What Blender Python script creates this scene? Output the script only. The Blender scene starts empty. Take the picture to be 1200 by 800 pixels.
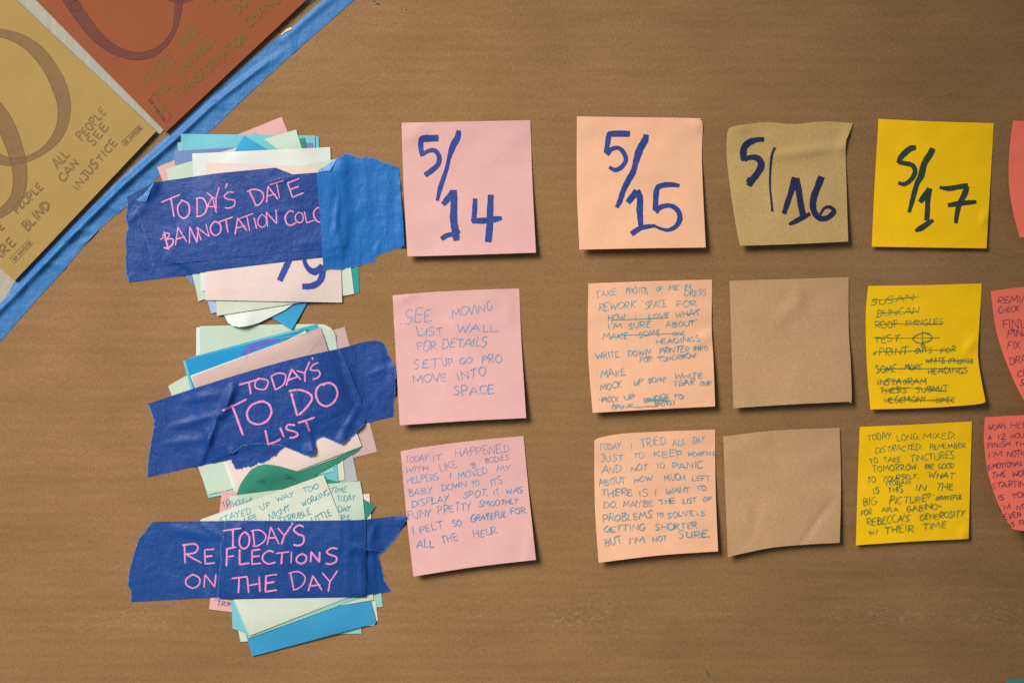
import bpy, math, random
import numpy as np
from mathutils import Vector
from mathutils.geometry import delaunay_2d_cdt

scene = bpy.context.scene
COL = scene.collection
# ------------------------------------------------------------------ camera, light, exposure
K, D = 0.5, 900.0            # millimetres per traced unit on the cardboard, camera distance in mm
cam_d = bpy.data.cameras.new('camera'); cam = bpy.data.objects.new('camera', cam_d); COL.objects.link(cam)
cam.location = (0, -D/1000, 0); cam.rotation_euler = (math.radians(90), 0, 0)
cam_d.sensor_width = 36; cam_d.lens = 54; cam_d.clip_start = 0.01; cam_d.clip_end = 20
scene.camera = cam
w = bpy.data.worlds.new('World'); scene.world = w; w.use_nodes = True
w.node_tree.nodes['Background'].inputs[0].default_value = (0.80, 0.90, 1.0, 1)
w.node_tree.nodes['Background'].inputs[1].default_value = 0.24
ld = bpy.data.lights.new('window_light', 'AREA'); lo = bpy.data.objects.new('window_light', ld); COL.objects.link(lo)
ld.shape = 'RECTANGLE'; ld.size = 0.78; ld.size_y = 0.82; ld.energy = 3.75; ld.spread = math.radians(40); ld.color = (1.0, 0.965, 0.91)
lo.location = (-0.70, -0.80, 0.55)
lo.rotation_euler = (Vector((-0.19, 0, 0.02)) - Vector(lo.location)).to_track_quat('-Z', 'Y').to_euler()
scene.view_settings.view_transform = 'Standard'; scene.view_settings.look = 'None'
scene.view_settings.exposure = 0.0; scene.view_settings.gamma = 1.0
scene.render.engine = 'CYCLES'
scene.cycles.transparent_max_bounces = 12; scene.cycles.filter_width = 1.5

# ------------------------------------------------------------------ materials
def lin(c):
    return tuple(((x/255)/12.92 if x/255 <= .04045 else ((x/255+.055)/1.055)**2.4) for x in c)
def newmat(name):
    m = bpy.data.materials.new(name); m.use_nodes = True; nt = m.node_tree; nt.nodes.clear()
    out = nt.nodes.new('ShaderNodeOutputMaterial'); return m, nt, out
def N(nt, t, **kw):
    n = nt.nodes.new('ShaderNode'+t)
    for k, v in kw.items(): setattr(n, k, v)
    return n
def coord(nt, scale=(1, 1, 1), rot=0.0):
    tc = N(nt, 'TexCoord'); mp = N(nt, 'Mapping'); mp.inputs['Scale'].default_value = scale
    mp.inputs['Rotation'].default_value = (0, rot, 0)
    nt.links.new(tc.outputs['Object'], mp.inputs[0]); return mp.outputs[0]
def noise(nt, vec, scale, detail=3, rough=.6, dist=0):
    n = N(nt, 'TexNoise'); n.inputs['Scale'].default_value = scale; n.inputs['Detail'].default_value = detail
    n.inputs['Roughness'].default_value = rough; n.inputs['Distortion'].default_value = dist
    nt.links.new(vec, n.inputs['Vector']); return n.outputs['Fac']
def ramp(nt, fac, stops):
    r = N(nt, 'ValToRGB'); e = r.color_ramp.elements
    e[0].position, e[0].color = stops[0][0], (*stops[0][1], 1)
    e[1].position, e[1].color = stops[-1][0], (*stops[-1][1], 1)
    for p, c in stops[1:-1]:
        q = e.new(p); q.color = (*c, 1)
    nt.links.new(fac, r.inputs[0]); return r.outputs[0]
def mathn(nt, op, a, b=None):
    m = N(nt, 'Math', operation=op)
    for i, v in enumerate((a, b)):
        if v is None: continue
        if isinstance(v, (int, float)): m.inputs[i].default_value = v
        else: nt.links.new(v, m.inputs[i])
    return m.outputs[0]
def mixc(nt, fac, a, b, mode='MIX'):
    m = N(nt, 'Mix', data_type='RGBA', blend_type=mode)
    for i, v in ((0, fac), (6, a), (7, b)):
        if isinstance(v, (int, float)): m.inputs[i].default_value = v
        elif isinstance(v, tuple): m.inputs[i].default_value = (*v[:3], 1)
        else: nt.links.new(v, m.inputs[i])
    return m.outputs[2]
def bump(nt, h, dist, strength=1.0):
    b = N(nt, 'Bump'); b.inputs['Distance'].default_value = dist; b.inputs['Strength'].default_value = strength
    nt.links.new(h, b.inputs['Height']); return b.outputs[0]
def sc(c, f): return tuple(min(1.0, x*f) for x in c)

def mat_cardboard():
    m, nt, out = newmat('cardboard_kraft'); L = nt.links
    base = (0.218, 0.113, 0.043)
    vec = coord(nt)
    fib = noise(nt, coord(nt, (1, 1, .5), .25), 1000, 4, .85)                 # short fibres
    fib2 = noise(nt, coord(nt, (.5, 1, 1), -.5), 800, 4, .8)
    spk = noise(nt, vec, 1500, 2, .5)
    blot = noise(nt, coord(nt, (.55, 1, 1.5)), 26, 4, .62)
    band = noise(nt, coord(nt, (.10, 1, 1)), 62, 3, .65)                       # corrugation streaks
    c = ramp(nt, fib, [(.28, sc(base, .74)), (.5, base), (.74, sc(base, 1.38))])
    c = mixc(nt, .55, c, ramp(nt, fib2, [(.3, (.80, .78, .74)), (.5, (1, 1, 1)), (.7, (1.18, 1.2, 1.25))]), 'MULTIPLY')
    c = mixc(nt, 1.0, c, ramp(nt, blot, [(.25, (.86, .855, .83)), (.75, (1.12, 1.13, 1.16))]), 'MULTIPLY')
    c = mixc(nt, 1.0, c, ramp(nt, band, [(.25, (.975, .97, .965)), (.75, (1.02, 1.025, 1.03))]), 'MULTIPLY')
    dark = ramp(nt, spk, [(.0, (0, 0, 0)), (.20, (0, 0, 0)), (.27, (1, 1, 1)), (1, (1, 1, 1))])
    c = mixc(nt, .35, c, dark, 'MULTIPLY')
    flk = noise(nt, coord(nt, (1, 1, .5), .9), 1000, 2, .6)
    c = mixc(nt, mathn(nt, 'MULTIPLY', ramp(nt, flk, [(.66, (0, 0, 0)), (.76, (1, 1, 1))]), .30), c, (.46, .33, .21))
    lng = noise(nt, coord(nt, (.12, 1, 2.2), .06), 700, 2, .6)
    c = mixc(nt, mathn(nt, 'MULTIPLY', ramp(nt, lng, [(.70, (0, 0, 0)), (.78, (1, 1, 1))]), .35), c, (.10, .05, .02))
    lin_ = noise(nt, coord(nt, (.09, 1, 1), .012), 300, 3, .6)
    c = mixc(nt, 1.0, c, ramp(nt, lin_, [(.32, (.955, .95, .945)), (.5, (1, 1, 1)), (.7, (1.04, 1.045, 1.05))]), 'MULTIPLY')
    tone = noise(nt, coord(nt), 7, 3, .5)
    c = mixc(nt, 1.0, c, ramp(nt, tone, [(.3, (.95, .935, .90)), (.7, (1.04, 1.055, 1.09))]), 'MULTIPLY')
    # pale scuffed band that runs right across low on the sheet and patches elsewhere
    tc = N(nt, 'TexCoord'); sp = N(nt, 'SeparateXYZ'); L.new(tc.outputs['Object'], sp.inputs[0])
    zz = mathn(nt, 'ADD', sp.outputs['Z'], 0.161)
    g = mathn(nt, 'POWER', 2.718, mathn(nt, 'MULTIPLY', mathn(nt, 'MULTIPLY', zz, zz), -9000.0))
    pat = noise(nt, coord(nt, (.5, 1, 1)), 30, 4, .7)
    sc1 = noise(nt, coord(nt, (.45, 1, 1), .1), 480, 4, .85)
    s = mathn(nt, 'MULTIPLY', ramp(nt, sc1, [(.52, (0, 0, 0)), (.66, (1, 1, 1))]), ramp(nt, pat, [(.42, (0, 0, 0)), (.62, (1, 1, 1))]))
    s1 = mathn(nt, 'MULTIPLY', s, g)
    s2 = mathn(nt, 'MULTIPLY', s, .16)
    sf = mathn(nt, 'MULTIPLY', mathn(nt, 'MAXIMUM', s1, s2), .55)
    c = mixc(nt, sf, c, (.42, .30, .19))
    p = N(nt, 'BsdfPrincipled'); L.new(c, p.inputs['Base Color']); p.inputs['Roughness'].default_value = .78
    p.inputs['Specular IOR Level'].default_value = .25
    wv = N(nt, 'TexWave', wave_type='BANDS', bands_direction='Z'); wv.inputs['Scale'].default_value = 46
    wv.inputs['Distortion'].default_value = 1.6; wv.inputs['Detail'].default_value = 1; wv.inputs['Detail Scale'].default_value = .4
    L.new(vec, wv.inputs['Vector'])
    c2 = mixc(nt, 1.0, c, ramp(nt, mathn(nt, 'ADD', wv.outputs['Fac'], mathn(nt, 'MULTIPLY', blot, .5)), [(.2, (.982, .98, .976)), (.99, (1.012, 1.014, 1.018))]), 'MULTIPLY')
    L.new(c2, p.inputs['Base Color'])
    h = mathn(nt, 'ADD', mathn(nt, 'MULTIPLY', wv.outputs['Fac'], .26), mathn(nt, 'MULTIPLY', fib, .35))
    h = mathn(nt, 'ADD', h, mathn(nt, 'MULTIPLY', band, .8))
    L.new(bump(nt, h, .00022), p.inputs['Normal'])
    L.new(p.outputs[0], out.inputs[0]); return m

_mc = {}
def mat_paper(name, col, rough=.85, mottling=.04, trans=.20, fibre=False):
    if name in _mc: return _mc[name]
    m, nt, out = newmat(name); L = nt.links
    f = noise(nt, coord(nt), 700, 3, .7); g = noise(nt, coord(nt), 42, 3, .55)
    c = ramp(nt, f, [(.3, sc(col, 1-mottling)), (.7, sc(col, 1+mottling))])
    c = mixc(nt, 1.0, c, ramp(nt, g, [(.3, (.955, .95, .945)), (.7, (1.03, 1.03, 1.03))]), 'MULTIPLY')
    if fibre:
        f2 = noise(nt, coord(nt, (1, 1, .5), .5), 1300, 3, .75)
        c = mixc(nt, 1.0, c, ramp(nt, f2, [(.3, (.86, .85, .82)), (.7, (1.10, 1.10, 1.10))]), 'MULTIPLY')
    p = N(nt, 'BsdfPrincipled'); L.new(c, p.inputs['Base Color']); p.inputs['Roughness'].default_value = rough
    p.inputs['Specular IOR Level'].default_value = .2
    L.new(bump(nt, mathn(nt, 'ADD', mathn(nt, 'MULTIPLY', f, .15), g), .00045, .8), p.inputs['Normal'])
    t = N(nt, 'BsdfTranslucent'); L.new(c, t.inputs[0])
    mx = N(nt, 'MixShader'); mx.inputs[0].default_value = trans
    L.new(p.outputs[0], mx.inputs[1]); L.new(t.outputs[0], mx.inputs[2])
    L.new(mx.outputs[0], out.inputs[0]); _mc[name] = m; return m

def mat_tape(name, col, rot=0.0, see=.10, rough=.48):
    if name in _mc: return _mc[name]
    if 'dark' in name: col = sc(col, .84)
    m, nt, out = newmat(name); L = nt.links
    crepe = noise(nt, coord(nt, (1.0, 1, .16), rot), 950, 3, .65)             # fine crepe across the strip
    cre2 = noise(nt, coord(nt, (.25, 1, 1), rot), 600, 3, .7)
    g = noise(nt, coord(nt, (1, 1, 1)), 55, 4, .6)
    c = ramp(nt, crepe, [(.28, sc(col, .86)), (.72, sc(col, 1.14))])
    c = mixc(nt, 1.0, c, ramp(nt, cre2, [(.3, (.93, .94, .95)), (.7, (1.07, 1.06, 1.05))]), 'MULTIPLY')
    c = mixc(nt, 1.0, c, ramp(nt, g, [(.3, (.92, .93, .94)), (.7, (1.07, 1.06, 1.05))]), 'MULTIPLY')
    p = N(nt, 'BsdfPrincipled'); L.new(c, p.inputs['Base Color']); p.inputs['Roughness'].default_value = rough
    p.inputs['Specular IOR Level'].default_value = .27
    h = mathn(nt, 'ADD', mathn(nt, 'MULTIPLY', crepe, .35), mathn(nt, 'MULTIPLY', cre2, .25))
    crk = noise(nt, coord(nt, (1, 1, .55), rot+.3), 95, 5, .62, 1.5)
    rid = mathn(nt, 'ABSOLUTE', mathn(nt, 'SUBTRACT', crk, .5))
    h = mathn(nt, 'ADD', h, mathn(nt, 'MULTIPLY', g, 3.4))
    h = mathn(nt, 'SUBTRACT', h, mathn(nt, 'MULTIPLY', rid, .8))
    L.new(bump(nt, h, .00040), p.inputs['Normal'])
    t = N(nt, 'BsdfTransparent'); t.inputs[0].default_value = (.45, .70, 1, 1)
    mx = N(nt, 'MixShader'); mx.inputs[0].default_value = see
    L.new(p.outputs[0], mx.inputs[1]); L.new(t.outputs[0], mx.inputs[2]); L.new(mx.outputs[0], out.inputs[0])
    _mc[name] = m; return m

def mat_ink(name, col, alpha=1.0, vary=.15, patch=0.0, rough=.6):
    if name in _mc: return _mc[name]
    m, nt, out = newmat(name); L = nt.links
    f = noise(nt, coord(nt), 350, 3, .7)
    c = ramp(nt, f, [(.3, sc(col, 1-vary)), (.7, sc(col, 1+vary))])
    p = N(nt, 'BsdfPrincipled'); L.new(c, p.inputs['Base Color']); p.inputs['Roughness'].default_value = rough
    p.inputs['Specular IOR Level'].default_value = .25
    if alpha < 1 or patch > 0:
        t = N(nt, 'BsdfTransparent'); mx = N(nt, 'MixShader')
        f2 = noise(nt, coord(nt), 260, 3, .7)
        r = ramp(nt, f2, [(.3, (1-alpha+patch,)*3), (.62, (max(0, 1-alpha-patch),)*3)])
        L.new(r, mx.inputs[0]); L.new(p.outputs[0], mx.inputs[1]); L.new(t.outputs[0], mx.inputs[2]); L.new(mx.outputs[0], out.inputs[0])
    else: L.new(p.outputs[0], out.inputs[0])
    _mc[name] = m; return m

# ------------------------------------------------------------------ geometry helpers
def P3(u, v, h):
    """a point traced on the photograph, brought to its height h (mm) off the cardboard"""
    k = (D-h)/D*K/1000
    return (u-600)*k, -h/1000, (400-v)*k
def pts(s, ox=0, oy=0, k=1.0):
    a = [float(x) for x in s.replace(',', ' ').split()]
    return [(ox+a[i]/k, oy+a[i+1]/k) for i in range(0, len(a), 2)]
def catmull(p, n=6, closed=False):
    if len(p) < 3: return list(p)
    o = []; m = len(p)
    for i in range(m if closed else m-1):
        if closed: a, b, c, d = p[(i-1) % m], p[i], p[(i+1) % m], p[(i+2) % m]
        else: a, b, c, d = p[max(i-1, 0)], p[i], p[i+1], p[min(i+2, m-1)]
        for j in range(n):
            t = j/n
            o.append(tuple(.5*((2*b[q])+(-a[q]+c[q])*t+(2*a[q]-5*b[q]+4*c[q]-d[q])*t*t+(-a[q]+3*b[q]-3*c[q]+d[q])*t**3) for q in range(len(b))))
    if not closed: o.append(tuple(p[-1]))
    return o
def rough_edge(p, amp, seed, step=1.6):
    """subdivide a torn edge and make it ragged"""
    r = random.Random(seed); o = []
    for i in range(len(p)-1):
        (x0, y0), (x1, y1) = p[i], p[i+1]; L = math.hypot(x1-x0, y1-y0); n = max(1, int(L/step))
        for j in range(n):
            t = j/n; a = r.uniform(-amp, amp) if (j or i) else 0
            nx, ny = -(y1-y0)/max(L, .01), (x1-x0)/max(L, .01)
            o.append((x0+(x1-x0)*t+nx*a, y0+(y1-y0)*t+ny*a))
    o.append(p[-1]); return o
PAD = 320
HM = np.zeros((800+2*PAD, 1200+2*PAD), dtype=np.float64)
def inside(poly, U, V):
    m = np.zeros(U.shape, bool); n = len(poly)
    for i in range(n):
        x0, y0 = poly[i]; x1, y1 = poly[(i+1) % n]
        if y0 == y1: continue
        c = ((V >= y0) != (V >= y1)) & (U < (x1-x0)*(V-y0)/(y1-y0)+x0)
        m ^= c
    return m
def gblur(a, s):
    r = int(3*s)+1; k = np.exp(-.5*(np.arange(-r, r+1)/s)**2); k /= k.sum()
    b = np.pad(a, ((r, r), (0, 0)), mode='edge'); a = sum(k[i]*b[i:i+a.shape[0]] for i in range(2*r+1))
    b = np.pad(a, ((0, 0), (r, r)), mode='edge'); return sum(k[i]*b[:, i:i+a.shape[1]] for i in range(2*r+1))
def maxf(a, r):
    for _ in range(r):
        b = np.pad(a, 1, mode='edge')
        a = np.maximum.reduce([b[1:-1, 1:-1], b[:-2, 1:-1], b[2:, 1:-1], b[1:-1, :-2], b[1:-1, 2:]])
    return a
class Surf:
    def __init__(s, u0, v0, G): s.u0, s.v0, s.G = u0, v0, G
    def __call__(s, u, v):
        x = min(max(u-s.u0, 0), s.G.shape[1]-1.001); y = min(max(v-s.v0, 0), s.G.shape[0]-1.001)
        i, j = int(x), int(y); fx, fy = x-i, y-j; G = s.G
        return (G[j, i]*(1-fx)+G[j, i+1]*fx)*(1-fy)+(G[j+1, i]*(1-fx)+G[j+1, i+1]*fx)*fy
def wav(U, V, seed, L, amp):
    r = random.Random(seed); o = 0
    for q in range(5):
        a = r.uniform(0, 6.28); f = 2*math.pi/(L*r.uniform(.7, 1.8)); o = o+np.sin((U*math.cos(a)+V*math.sin(a))*f+r.uniform(0, 6.28))
    return amp*o/5
def surface(poly, shape=None, drape=10, eps=.10, ridges=(), bumps=(), wave=(60, .1), seed=1, base=0.0, clearance=2, rgain=2.0):
    us = [p[0] for p in poly]; vs = [p[1] for p in poly]
    u0, u1, v0, v1 = int(min(us))-8, int(max(us))+9, int(min(vs))-8, int(max(vs))+9
    U, V = np.meshgrid(np.arange(u0, u1+1, dtype=float), np.arange(v0, v1+1, dtype=float))
    M = inside(poly, U, V)
    H0 = HM[v0+PAD:v1+1+PAD, u0+PAD:u1+1+PAD]
    Hd = maxf(np.where(maxf(M.astype(float), 4) > 0, H0, 0), clearance)
    if drape: 
        G = Hd.copy()
        for _ in range(5): G = np.maximum(gblur(G, drape if drape < 7 else drape*.6), Hd)
        if drape >= 7: G = gblur(G, 3)
    else: G = np.zeros_like(H0)
    G = G+base
    if shape is not None: G = G+shape(U, V)
    G = G+wav(U, V, seed, *wave)
    for (x0, y0, x1, y1, a, wd) in ridges:
        a *= rgain
        dx, dy = x1-x0, y1-y0; L = math.hypot(dx, dy)
        t = ((U-x0)*dx+(V-y0)*dy)/L/L; dd = ((U-x0)*-dy+(V-y0)*dx)/L
        tt = np.clip(t, 0, 1); dist = np.hypot(U-(x0+tt*dx), V-(y0+tt*dy))
        G = G+a*np.exp(-dist/wd)*np.clip(1.2-abs(2*tt-1)**3, 0, 1) if wd < 0 else G+a*np.exp(-(dist/wd)**2)*(1-.6*abs(2*tt-1)**2)
    for (x, y, a, rd) in bumps: G = G+a*np.exp(-((U-x)**2+(V-y)**2)/rd**2)
    if drape and drape < 7:
        G = np.maximum(G, Hd+eps)
        G = gblur(G, 1.0); G = np.maximum(G, Hd+eps*.8)
    else:
        # push every vertex-sized neighbourhood clear of what lies beneath
        c = (G-Hd)[M].min() if M.any() else 0
        G = G+(eps-c)
    sub = HM[v0+PAD:v1+1+PAD, u0+PAD:u1+1+PAD]
    sub[M] = np.maximum(sub[M], G[M])
    return Surf(u0, v0, G)
def tag(o, label=None, cat=None, group=None, kind=None):
    for k, v in (('label', label), ('category', cat), ('group', group), ('kind', kind)):
        if v: o[k] = v
    return o
def link(name, verts, faces, mat, parent=None, origin=None, smooth=True, midx=None):
    o3 = origin or (0, 0, 0)
    me = bpy.data.meshes.new(name); me.from_pydata([(x-o3[0], y-o3[1], z-o3[2]) for x, y, z in verts], [], faces)
    for mm in (mat if isinstance(mat, (list, tuple)) else [mat]): me.materials.append(mm)
    if smooth: me.polygons.foreach_set('use_smooth', [True]*len(me.polygons))
    if midx: me.polygons.foreach_set('material_index', midx)
    me.update()
    ob = bpy.data.objects.new(name, me); COL.objects.link(ob)
    if parent: ob.parent = parent; 
    else: ob.location = o3
    return ob
def sheet(name, poly, surf, mat, thick=.10, step=5.0, parent=None, origin=None, back=None):
    """a thin sheet with real thickness: front, back and rim"""
    n = len(poly); us = [p[0] for p in poly]; vs = [p[1] for p in poly]
    out = []
    for i in range(n):                                     # subdivide long edges
        (x0, y0), (x1, y1) = poly[i], poly[(i+1) % n]; k = max(1, int(math.hypot(x1-x0, y1-y0)/step))
        out += [(x0+(x1-x0)*j/k, y0+(y1-y0)*j/k) for j in range(k)]
    gx = np.arange(min(us)+step*.5, max(us), step); gy = np.arange(min(vs)+step*.5, max(vs), step)
    U, V = np.meshgrid(gx, gy); M = inside(poly, U, V)
    q = [(a, b) for a, b in zip(U[M], V[M])]
    # drop grid points that crowd the outline
    oa = np.array(out); 
    if q:
        qa = np.array(q); keep = np.ones(len(qa), bool)
        for i in range(0, len(qa), 500):
            d = np.hypot(qa[i:i+500, None, 0]-oa[None, :, 0], qa[i:i+500, None, 1]-oa[None, :, 1]).min(1); keep[i:i+500] = d > step*.35
        q = [tuple(x) for x in qa[keep]]
    allp = [Vector((a, b)) for a, b in out+q]; m = len(out)
    v2, e2, f2, _, _, _ = delaunay_2d_cdt(allp, [(i, (i+1) % m) for i in range(m)], [], 1, 1e-4)
    cnt = {}
    for f in f2:
        for i in range(len(f)):
            a, b = f[i], f[(i+1) % len(f)]; cnt[(a, b)] = 1
    hs = [surf(p.x, p.y) for p in v2]
    top = [P3(p.x, p.y, h) for p, h in zip(v2, hs)]
    bot = [(x, y+thick/1000, z) for x, y, z in top]
    cu, cv = sum(us)/n, sum(vs)/n
    org = origin or P3(cu, cv, surf(cu, cv))
    nv = len(top); verts = top+bot; faces = []
    # orient towards the camera (-Y)
    def area(f): return sum(v2[f[i]].x*v2[f[(i+1) % len(f)]].y-v2[f[(i+1) % len(f)]].x*v2[f[i]].y for i in range(len(f)))
    for f in f2:
        g = list(f) if area(f) < 0 else list(reversed(f))
        faces.append(g)
    nf = len(faces)
    for g in faces[:nf]: faces.append([i+nv for i in reversed(g)])
    es = set()
    for g in faces[:nf]:
        for i in range(len(g)): es.add((g[i], g[(i+1) % len(g)]))
    rv = len(verts)
    for (a, b) in es:
        if (b, a) not in es:
            s = len(verts); verts += [top[a], top[b], bot[b], bot[a]]; faces.append([s, s+3, s+2, s+1])
    midx = None
    if back is not None:
        mat = [mat, back]; midx = [0]*nf+[1]*(len(faces)-nf)
    ob = link(name, verts, faces, mat, parent, org, True, midx)
    return ob, org
# ---- ink ribbons ---------------------------------------------------------------------------
class Ink:
    def __init__(s, surf, lift=.045): s.surf, s.v, s.f, s.lift = surf, [], [], lift
    def stroke(s, p, wd, nib=None, ratio=.5, taper=True, step=1.0):
        """p: traced points (u, v[, width]); wd: width in traced units"""
        q = [a if len(a) > 2 else (*a, wd) for a in p]
        o = [q[0]]
        for i in range(1, len(q)):
            L = math.hypot(q[i][0]-q[i-1][0], q[i][1]-q[i-1][1]); k = max(1, int(L/step))
            for j in range(1, k+1): o.append(tuple(q[i-1][c]+(q[i][c]-q[i-1][c])*j/k for c in range(3)))
        o = [a for i, a in enumerate(o) if i == 0 or math.hypot(a[0]-o[i-1][0], a[1]-o[i-1][1]) > .02]
        n = len(o)
        if n < 2: return
        b = len(s.v)
        for i in range(n):
            a, c = o[max(i-1, 0)], o[min(i+1, n-1)]
            dx, dy = c[0]-a[0], c[1]-a[1]; L = math.hypot(dx, dy) or 1; nx, ny = -dy/L, dx/L
            ww = o[i][2]
            if nib is not None:
                ww *= ratio+(1-ratio)*abs(math.sin(math.atan2(dy, dx)-nib))
            if taper and (i == 0 or i == n-1): ww *= .55
            for sg in (-.5, .5):
                x, y = o[i][0]+nx*ww*sg, o[i][1]+ny*ww*sg
                s.v.append(P3(x, y, s.surf(x, y)+s.lift))
            s.lift += .00012
        for i in range(n-1): s.f.append((b+2*i, b+2*i+2, b+2*i+3, b+2*i+1))
        s.lift += .0008
    def build(s, name, mat, parent, org):
        if not s.v: return None
        return link(name, s.v, s.f, mat, parent, org, False)

F = {  # handwritten capitals: (width, strokes); 'c' marks a smoothed stroke
'A': (.72, [[(0, 0), (.36, 1.02), (.72, -.02)], [(.12, .38), (.66, .36)]]),
'B': (.6, [[(.08, 1), (.1, 0)], ['c', (.02, .98), (.42, .95), (.5, .75), (.14, .54)], ['c', (.14, .54), (.52, .42), (.55, .15), (.35, .02), (.04, .02)]]),
'C': (.6, [['c', (.58, .88), (.36, 1), (.1, .72), (.06, .3), (.28, .0), (.6, .1)]]),
'D': (.66, [[(.1, .98), (.12, 0)], ['c', (.0, .96), (.36, .96), (.64, .62), (.55, .22), (.28, .0), (.05, .0)]]),
'E': (.56, [[(.08, .98), (.08, .02), (.56, .06)], [(.08, .96), (.54, 1.0)], [(.08, .52), (.46, .55)]]),
'F': (.54, [[(.1, .98), (.08, -.02)], [(.04, .96), (.56, 1.02)], [(.1, .52), (.44, .55)]]),
'G': (.66, [['c', (.56, .9), (.34, 1), (.08, .65), (.1, .2), (.36, .0), (.6, .2), (.6, .42)], [(.36, .42), (.68, .44)]]),
'H': (.64, [[(.06, 1), (.08, 0)], [(.58, 1), (.58, 0)], [(.08, .5), (.58, .54)]]),
'I': (.2, [[(.1, 1), (.1, 0)]]), ' ': (.25, []),
'J': (.5, [['c', (.4, 1), (.42, .3), (.3, .02), (.02, .12)], [(.15, 1), (.6, 1)]]),
'K': (.6, [[(.08, 1), (.08, 0)], [(.56, .98), (.1, .46), (.6, 0)]]),
'L': (.54, [[(.1, 1), (.08, .02), (.56, .06)]]),
'M': (.84, [[(.04, 0), (.14, .98), (.42, .3), (.7, 1), (.82, 0)]]),
'N': (.68, [[(.06, 0), (.08, 1), (.6, .04), (.64, 1)]]),
'O': (.68, [['c', (.36, 1), (.08, .72), (.06, .28), (.32, .0), (.6, .22), (.62, .72), (.3, 1.02)]]),
'P': (.58, [[(.1, 1), (.08, -.05)], ['c', (.02, .96), (.4, 1), (.56, .78), (.4, .5), (.1, .46)]]),
'R': (.62, [[(.1, 1), (.08, 0)], ['c', (.02, .96), (.4, 1), (.54, .76), (.4, .54), (.12, .48)], [(.14, .48), (.62, 0)]]),
'S': (.56, [['c', (.52, .92), (.3, 1.02), (.08, .82), (.2, .58), (.46, .4), (.42, .1), (.2, -.02), (.0, .08)]]),
'T': (.62, [[(.32, .98), (.3, 0)], [(.0, .94), (.64, 1.0)]]),
'U': (.62, [['c', (.06, 1), (.08, .3), (.26, .0), (.52, .2), (.56, .6), (.58, 1)]]),
'V': (.62, [[(.04, 1), (.3, 0), (.62, 1)]]),
'W': (.86, [[(.02, 1), (.22, 0), (.44, .7), (.62, 0), (.86, 1)]]),
'X': (.6, [[(.04, 1), (.58, 0)], [(.56, 1), (.04, 0)]]),
'Y': (.6, [[(.02, 1), (.3, .5)], [(.62, 1.02), (.3, .5), (.18, -.05)]]),
'Z': (.6, [[(.04, .96), (.56, .98), (.04, .02), (.6, .04)]]),
'1': (.24, [[(.0, .78), (.12, 1), (.12, 0)]]),
'2': (.56, [['c', (.06, .8), (.3, 1.02), (.52, .76), (.3, .38), (.02, .02)], [(.02, .02), (.58, .02)]]),
'0': (.56, [['c', (.3, 1), (.06, .6), (.1, .15), (.3, .0), (.5, .3), (.5, .75), (.28, 1)]]),
'3': (.52, [['c', (.06, .9), (.34, 1), (.46, .78), (.2, .54)], ['c', (.2, .54), (.5, .42), (.46, .1), (.2, -.02), (.0, .12)]]),
'8': (.52, [['c', (.46, .88), (.24, 1.02), (.08, .78), (.46, .3), (.28, .0), (.06, .2), (.42, .7), (.46, .88)]]),
'.': (.18, [[(.02, -.02), (.14, .10)], [(.03, .06), (.13, .02)]]),
'-': (.14, [[(.0, .42), (.07, .48)]]),
',': (.14, [[(.1, .1), (.02, -.14)]]),
"'": (.14, [[(.08, 1.1), (.03, .86)]]),
'"': (.26, [[(.05, 1.05), (.03, .85)], [(.18, 1.05), (.16, .85)]]),
':': (.14, [[(.05, .1), (.09, .14)], [(.05, .6), (.09, .64)]]),
'(': (.24, [['c', (.22, 1.1), (.04, .6), (.2, -.1)]]),
')': (.24, [['c', (.04, 1.1), (.22, .6), (.06, -.1)]]),
'/': (.4, [[(.36, 1.05), (.02, -.08)]]),
'+': (.4, [[(.2, .6), (.2, .2)], [(.04, .4), (.38, .4)]]),
'*': (.4, [[(.2, .8), (.2, .2)], [(.04, .64), (.38, .36)], [(.04, .36), (.38, .64)]]),
'?': (.44, [['c', (.04, .86), (.26, 1.02), (.42, .78), (.2, .46), (.2, .26)], [(.19, .04), (.22, .08)]]),
'&': (.62, [['c', (.05, .8), (.4, .86), (.46, .68), (.16, .5)], ['c', (.16, .5), (.6, .44), (.6, .12), (.3, .0), (.05, .04)], [(.22, 1.05), (.3, -.12)], [(-.06, .6), (.3, .74)]]),
}
RND = random.Random(11)
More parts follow.
